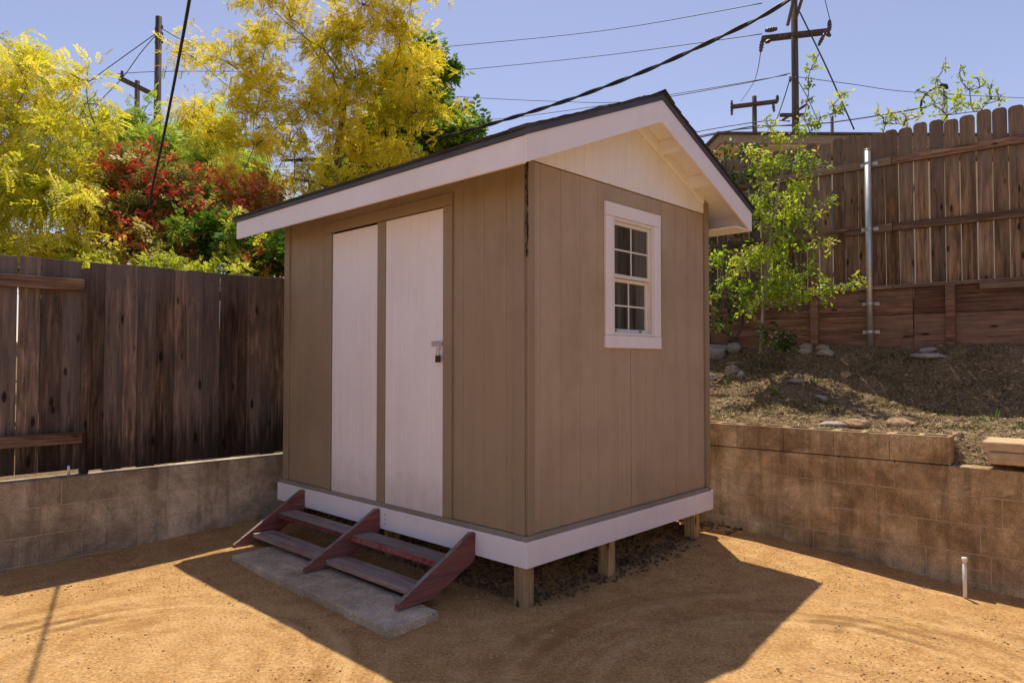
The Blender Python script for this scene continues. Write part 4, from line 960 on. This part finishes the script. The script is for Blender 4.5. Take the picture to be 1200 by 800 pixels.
shrub('flowering_shrub', 'small yellow leaved shrub with red blooms right beside the shed wall', (-2.9, 8.6, .7), cl, 'lf_yellowL', 800, .12, None, 22)
cl = blob([(-80, 285, 10, 330, 8.6), (-160, 260, -60, 330, 8.4), (0, 290, 100, 320, 8.8)], 22, .3, .3)
shrub('hedge_shrub', 'yellow green shrub at the far left behind the fence', (-6.3, 8.6, .6), cl, 'lf_yellowL', 700, .13)
# ------------------------------------------------------------------ poles
def pole(label, x, ytop, Y, r, zb, arms=(), name='utility_pole', group=None, zt_=None):
    p = at(x, ytop, Y); zt2 = zt_ or p.z
    root = thing(name, label, 'utility pole', (p.x, p.y, zb), 0, group)
    q = MB(); q.tube([(0, 0, 0), (0, 0, (zt2-zb)*.5), (0, 0, zt2-zb)], [r*1.15, r, r*.85], 12, .5); q.build('pole', M['polew'], root)
    for (ax, ay, bx_, by, th, off) in arms:
        A = at(ax, ay, Y-off)-root.location; B = at(bx_, by, Y-off)-root.location
        q = MB(); d = (B-A); n = d.normalized(); up = Vector((0, 0, 1)); s = n.cross(up).normalized(); u2 = s.cross(n)
        vs = [c0+s*i*th*.5+u2*j*th*.5 for c0 in (A, B) for (i, j) in ((-1, -1), (1, -1), (1, 1), (-1, 1))]
        q.add(vs, [(0, 3, 2, 1), (4, 5, 6, 7), (0, 1, 5, 4), (1, 2, 6, 5), (2, 3, 7, 6), (3, 0, 4, 7)], .5); q.build('crossarm', M['polew'], root, .01)
    return root
def insul(root, x, y, Y, L=.35, r=.09, dirx=0, dirz=-1):
    A = at(x, y, Y)-root.location; d = Vector((dirx, 0, dirz)).normalized(); n = 9
    q = MB(); q.tube([A+d*(L*i/n) for i in range(n+1)], [r*(.62 if i % 2 else .95)*(.5+.5*math.sin(math.pi*(i+1)/(n+2))) for i in range(n+1)], 10); return q.build('insulator', M['ins'], root)
p1 = pole('tall left wooden utility pole above the green tree', 186, 20, 26, .135, .5, [(141, 92, 184, 113, .17, .25)], group='wooden utility poles')
for (x, y) in ((182.5, 32), (182.5, 41), (182.5, 48), (190, 30), (190, 38), (190, 47)): insul(p1, x, y, 25.8, .14, .05)
insul(p1, 143, 92, 25.7, .3, .07, 0, 1)
pole('short far utility pole top left of the tall left pole', 161, 95, 42, .17, .5, group='wooden utility poles')
p2 = pole('tall right utility pole with a long double crossarm above the picket fence', 930, -60, 26, .135, 2.5,
          [(893, 44.5, 972, 35.5, .13, .2), (893, 47.5, 972, 38.5, .13, -.2), (923, 30, 931, -5, .1, .3), (932, 24, 941, -5, .1, .3), (914, 135, 946, 135, .12, .2), (917, 141, 946, 122, .09, .35)], group='wooden utility poles')
insul(p2, 893.5, 46, 26, .5, .10, -.15, -1); insul(p2, 972, 24, 26, .4, .10, 0, -1); insul(p2, 966, 40, 26, .5, .09, -.5, -1); insul(p2, 897, 36, 26, .45, .12, 1, .15); insul(p2, 926, 90, 25.8, .2, .06); insul(p2, 897, 50, 26, .22, .09, 1, .4); insul(p2, 968, 40, 26, .2, .09, 1, -.4)
p3 = pole('smaller right utility pole with one crossarm left of the tall right pole', 884, 113, 46, .18, 2.5, [(857, 124.5, 911, 118, .16, .2), (857, 126.5, 911, 120, .16, -.2)], group='wooden utility poles')
insul(p3, 857.5, 118, 46, 1.0, .12); insul(p3, 911, 112, 46, .45, .14, 0, -1); insul(p3, 906, 121, 46, .6, .12, .1, -1)
pole('thin stub of a far pole just above the right fence', 975, 137, 50, .13, 2.5, group='wooden utility poles')
# street lamp beyond the right fence
b_ = at(1107, 108, 24); lampr = thing('street_lamp', 'street lamp with curved black arm showing above the right fence', 'street lamp', (b_.x, b_.y, 2.4))
q = MB(); q.tube([(0, 0, 0), (0, 0, b_.z-2.4)], .085, 10); q.build('pole', m_flat('lamp_pole_paint', (.22, .25, .30), .5), lampr)
arm = [at(x, y, 24)-lampr.location for (x, y) in ((1081, 134), (1079, 127), (1080, 118), (1084, 111), (1090, 106), (1097, 103), (1103, 102))]
q = MB(); q.tube(arm, .04, 8); q.build('arm', M['wire'], lampr)
q = MB(); h0 = at(1099, 102.5, 24)-lampr.location; q.tube([h0, h0+Vector((.10, 0, .06)), h0+Vector((.28, 0, .03)), h0+Vector((.36, 0, -.05))], [.05, .09, .09, .03], 10); q.build('lamp_head', M['wire'], lampr)
# ------------------------------------------------------------------ wires
WG = 'overhead wires'
def wire(label, pts, r, mat='wire', sag=0, twist=None):
    P = [at(*p) for p in pts]; out = []
    # Catmull-Rom
    Q = [P[0]]+P+[P[-1]]
    for i in range(1, len(Q)-2):
        for j in range(8 if twist is None else 24):
            t = j/(8 if twist is None else 24); a, b, c, d = Q[i-1], Q[i], Q[i+1], Q[i+2]
            out.append(.5*((2*b)+(-a+c)*t+(2*a-5*b+4*c-d)*t*t+(-a+3*b-3*c+d)*t**3))
    out.append(P[-1])
    if sag:
        L = len(out)-1; out = [p-Vector((0, 0, sag*4*(i/L)*(1-i/L))) for i, p in enumerate(out)]
    q = MB()
    if twist is None: q.tube(out, r, 6)
    else:
        for ph in (0, math.pi):
            s_l = 0; o2 = []
            for i, p in enumerate(out):
                if i: s_l += (p-out[i-1]).length
                an = ph+s_l*twist; o2.append(p+Vector((0, math.cos(an)*r*.9, math.sin(an)*r*.9)))
            q.tube(o2, r, 6)
    o = q.build('power_line', M[mat]); return tag(o, label, 'wire', WG)
wire('thick black twisted cable sweeping down across the sky above the shed roof', [(1010, -50, 8.6), (925, 0, 8.8), (880, 26, 9), (780, 73, 9.6), (700, 105, 10.2), (620, 132, 10.8), (500, 166, 12), (400, 184, 13), (330, 188, 13.8)], .018, twist=7)
wire('steep black cable rising over the yard beside the tall left pole', [(176, 245, 6.9), (178, 222, 6.7), (192, 158, 6.0), (207, 82, 5.2), (222, 0, 4.4), (240, -110, 3.7), (262, -260, 3.0), (300, -520, 2.4)], .011)
wire('highest thin wire ending at the right pole top', [(500, 57, 40), (700, 37, 34), (893, 4, 26)], .017)
wire('thin wire running to the left end of the double crossarm', [(400, 92, 45), (520, 84, 40), (700, 66, 34), (893, 40, 26)], .017)
wire('thin wire passing just above the shed ridge', [(420, 106, 45), (530, 113, 42), (640, 118.5, 38), (740, 119, 34), (860, 100, 29), (926, 86, 26)], .018)
wire('thin wire dipping behind the shed roof toward the pole', [(430, 146, 44), (560, 141, 40), (640, 133, 36), (780, 112, 31), (922, 88, 26)], .015)
wire('thin wire between the tall right pole and the far right', [(932, 90, 26), (1000, 99, 28), (1068, 108, 30), (1200, 115, 34), (1300, 119, 38)], .013)
wire('short wire going up from the right end of the double crossarm', [(973, 25, 26), (963, -15, 24)], .014)
wire('dark guy wire slanting down to the right from the tall right pole', [(937, 14, 25.8), (968, 78, 25.2), (1001, 152, 24.5)], .028)
wire('thin jumper wire hanging between the two right crossarms', [(892, 58, 26), (884, 95, 33), (868, 119, 45)], .017)
wire('lower black service wire from the small pole toward the shed roof', [(780, 168, 40), (830, 159, 40), (884, 148, 45), (940, 147, 40), (1000, 140, 36), (1085, 126, 25)], .036)
wire('middle black service wire behind the shed gable', [(800, 163, 44), (850, 154, 44), (884, 150, 45), (930, 146, 40)], .032)
wire('upper black service wire behind the shed gable', [(790, 161, 44), (830, 152, 44), (895, 142, 40), (925, 142, 26)], .03)
wire('short wire dropping from the tall right pole to the house roof left', [(926, 92, 25.6), (918, 118, 25.5), (908, 146, 25)], .02)
wire('short wire dropping from the tall right pole to the house roof right', [(932, 90, 25.6), (945, 112, 25), (962, 150, 24)], .014)
wire('upper left wire joining the tall left pole', [(100, 99, 27), (140, 70, 26.5), (182, 40, 26)], .016)
wire('lower left wire joining the tall left pole', [(95, 150, 26), (118, 118, 26), (143, 92, 26), (165, 62, 26), (182, 42, 26)], .016)
wire('wire running right from the tall left pole into the golden tree', [(190, 34, 26), (225, 52, 28), (280, 64, 30)], .016)
wire('second wire running right from the tall left pole into the golden tree', [(190, 44, 26), (225, 60, 28), (275, 74, 30)], .013)
wire('level wire crossing behind the tall left pole', [(120, 88, 40), (186, 84, 40), (280, 84, 42)], .018)
wire('pale wire looping from the tall left pole down to the left', [(186, 118, 25.5), (168, 155, 20), (140, 180, 15), (100, 192, 11), (50, 190, 9.5), (-40, 184, 8.5)], .010, 'wirew')
wire('pale wire hanging straight down in front of the left pole', [(178, 152, 11), (179, 190, 11), (181, 238, 11)], .010, 'wirew')
# ------------------------------------------------------------------ neighbour house
hb = at(845, 175, 15); hr = thing('neighbour_house', 'cream house with brown fascia showing above the fence behind the young tree', 'house', (hb.x+.4, hb.y+.3, 2.4), R(1))
Hh = at(850, 175, 15).z-2.4
q = MB(); q.box((0, 0, 0), (9, 6, Hh-.15)); q.build('wall', M['house'], hr)
q = MB(); q.box((-.55, -.65, Hh+.02), (9.6, -.58, Hh+.21)); q.box((-.55, -.579, Hh+.02), (-.48, 6.5, Hh+.21)); q.build('fascia', M['hfascia'], hr, .01)
q = MB(); q.box((-.48, -.58, Hh-.02), (9.5, 6.4, Hh+.04)); q.build('soffit', M['house'], hr)
q = MB(); q.add([(-.62, -.72, Hh+.212), (9.7, -.72, Hh+.212), (9.7, 6.6, Hh+.212), (-.62, 6.6, Hh+.212), (-.62, -.72, Hh+.25), (9.7, -.72, Hh+.25), (9.7, 6.6, Hh+.25), (-.62, 6.6, Hh+.25), (2.2, 2.9, Hh+.6), (7, 2.9, Hh+.6)],
                [(0, 1, 5, 4), (1, 2, 6, 5), (2, 3, 7, 6), (3, 0, 4, 7), (0, 3, 2, 1), (4, 5, 9, 8), (5, 6, 9), (6, 7, 8, 9), (7, 4, 8)]); q.build('roof', M['hroof'], hr)
q = MB(); q.box((1.2, -.03, 1.6), (2.6, -.002, 2.9)); q.build('window', M['glass'], hr)
# added, unseen house behind the camera: its pale stucco bounces daylight onto the shed
oh = thing('unseen_bounce_house', 'pale stucco house added unseen behind the camera to bounce daylight', 'house', (1.2, -3.4, 0), R(6))
q = MB(); q.box((0, -8, -.2), (13, 0, 3.0)); q.build('wall', m_flat('bounce_stucco', (.80, .76, .70), .9, 0, .06, 20, .3), oh)
q = MB(); q.prism([(-8.6, 2.9), (.55, 2.9), (.55, 3.02), (-4, 4.4), (-8.6, 3.02)], 'x', -.5, 13.5); q.build('roof', M['hroof'], oh)
for x in (2, 6.5, 10):
    q = MB(); ringframe2 = [((x, .001, 1.0), (x+1.5, .05, 1.08)), ((x, .001, 2.12), (x+1.5, .05, 2.2)), ((x, .001, 1.081), (x+.08, .05, 2.119)), ((x+1.42, .001, 1.081), (x+1.5, .05, 2.119)), ((x+.71, .001, 1.081), (x+.79, .05, 2.119))]
    for a_, b_ in ringframe2: q.box(a_, b_)
    wf = q.build('window', M['vinyl'], oh); bx('pane', (x+.081, .004, 1.082), (x+1.419, .02, 2.118), M['glass'], 0, wf)
bpy.context.view_layer.update()
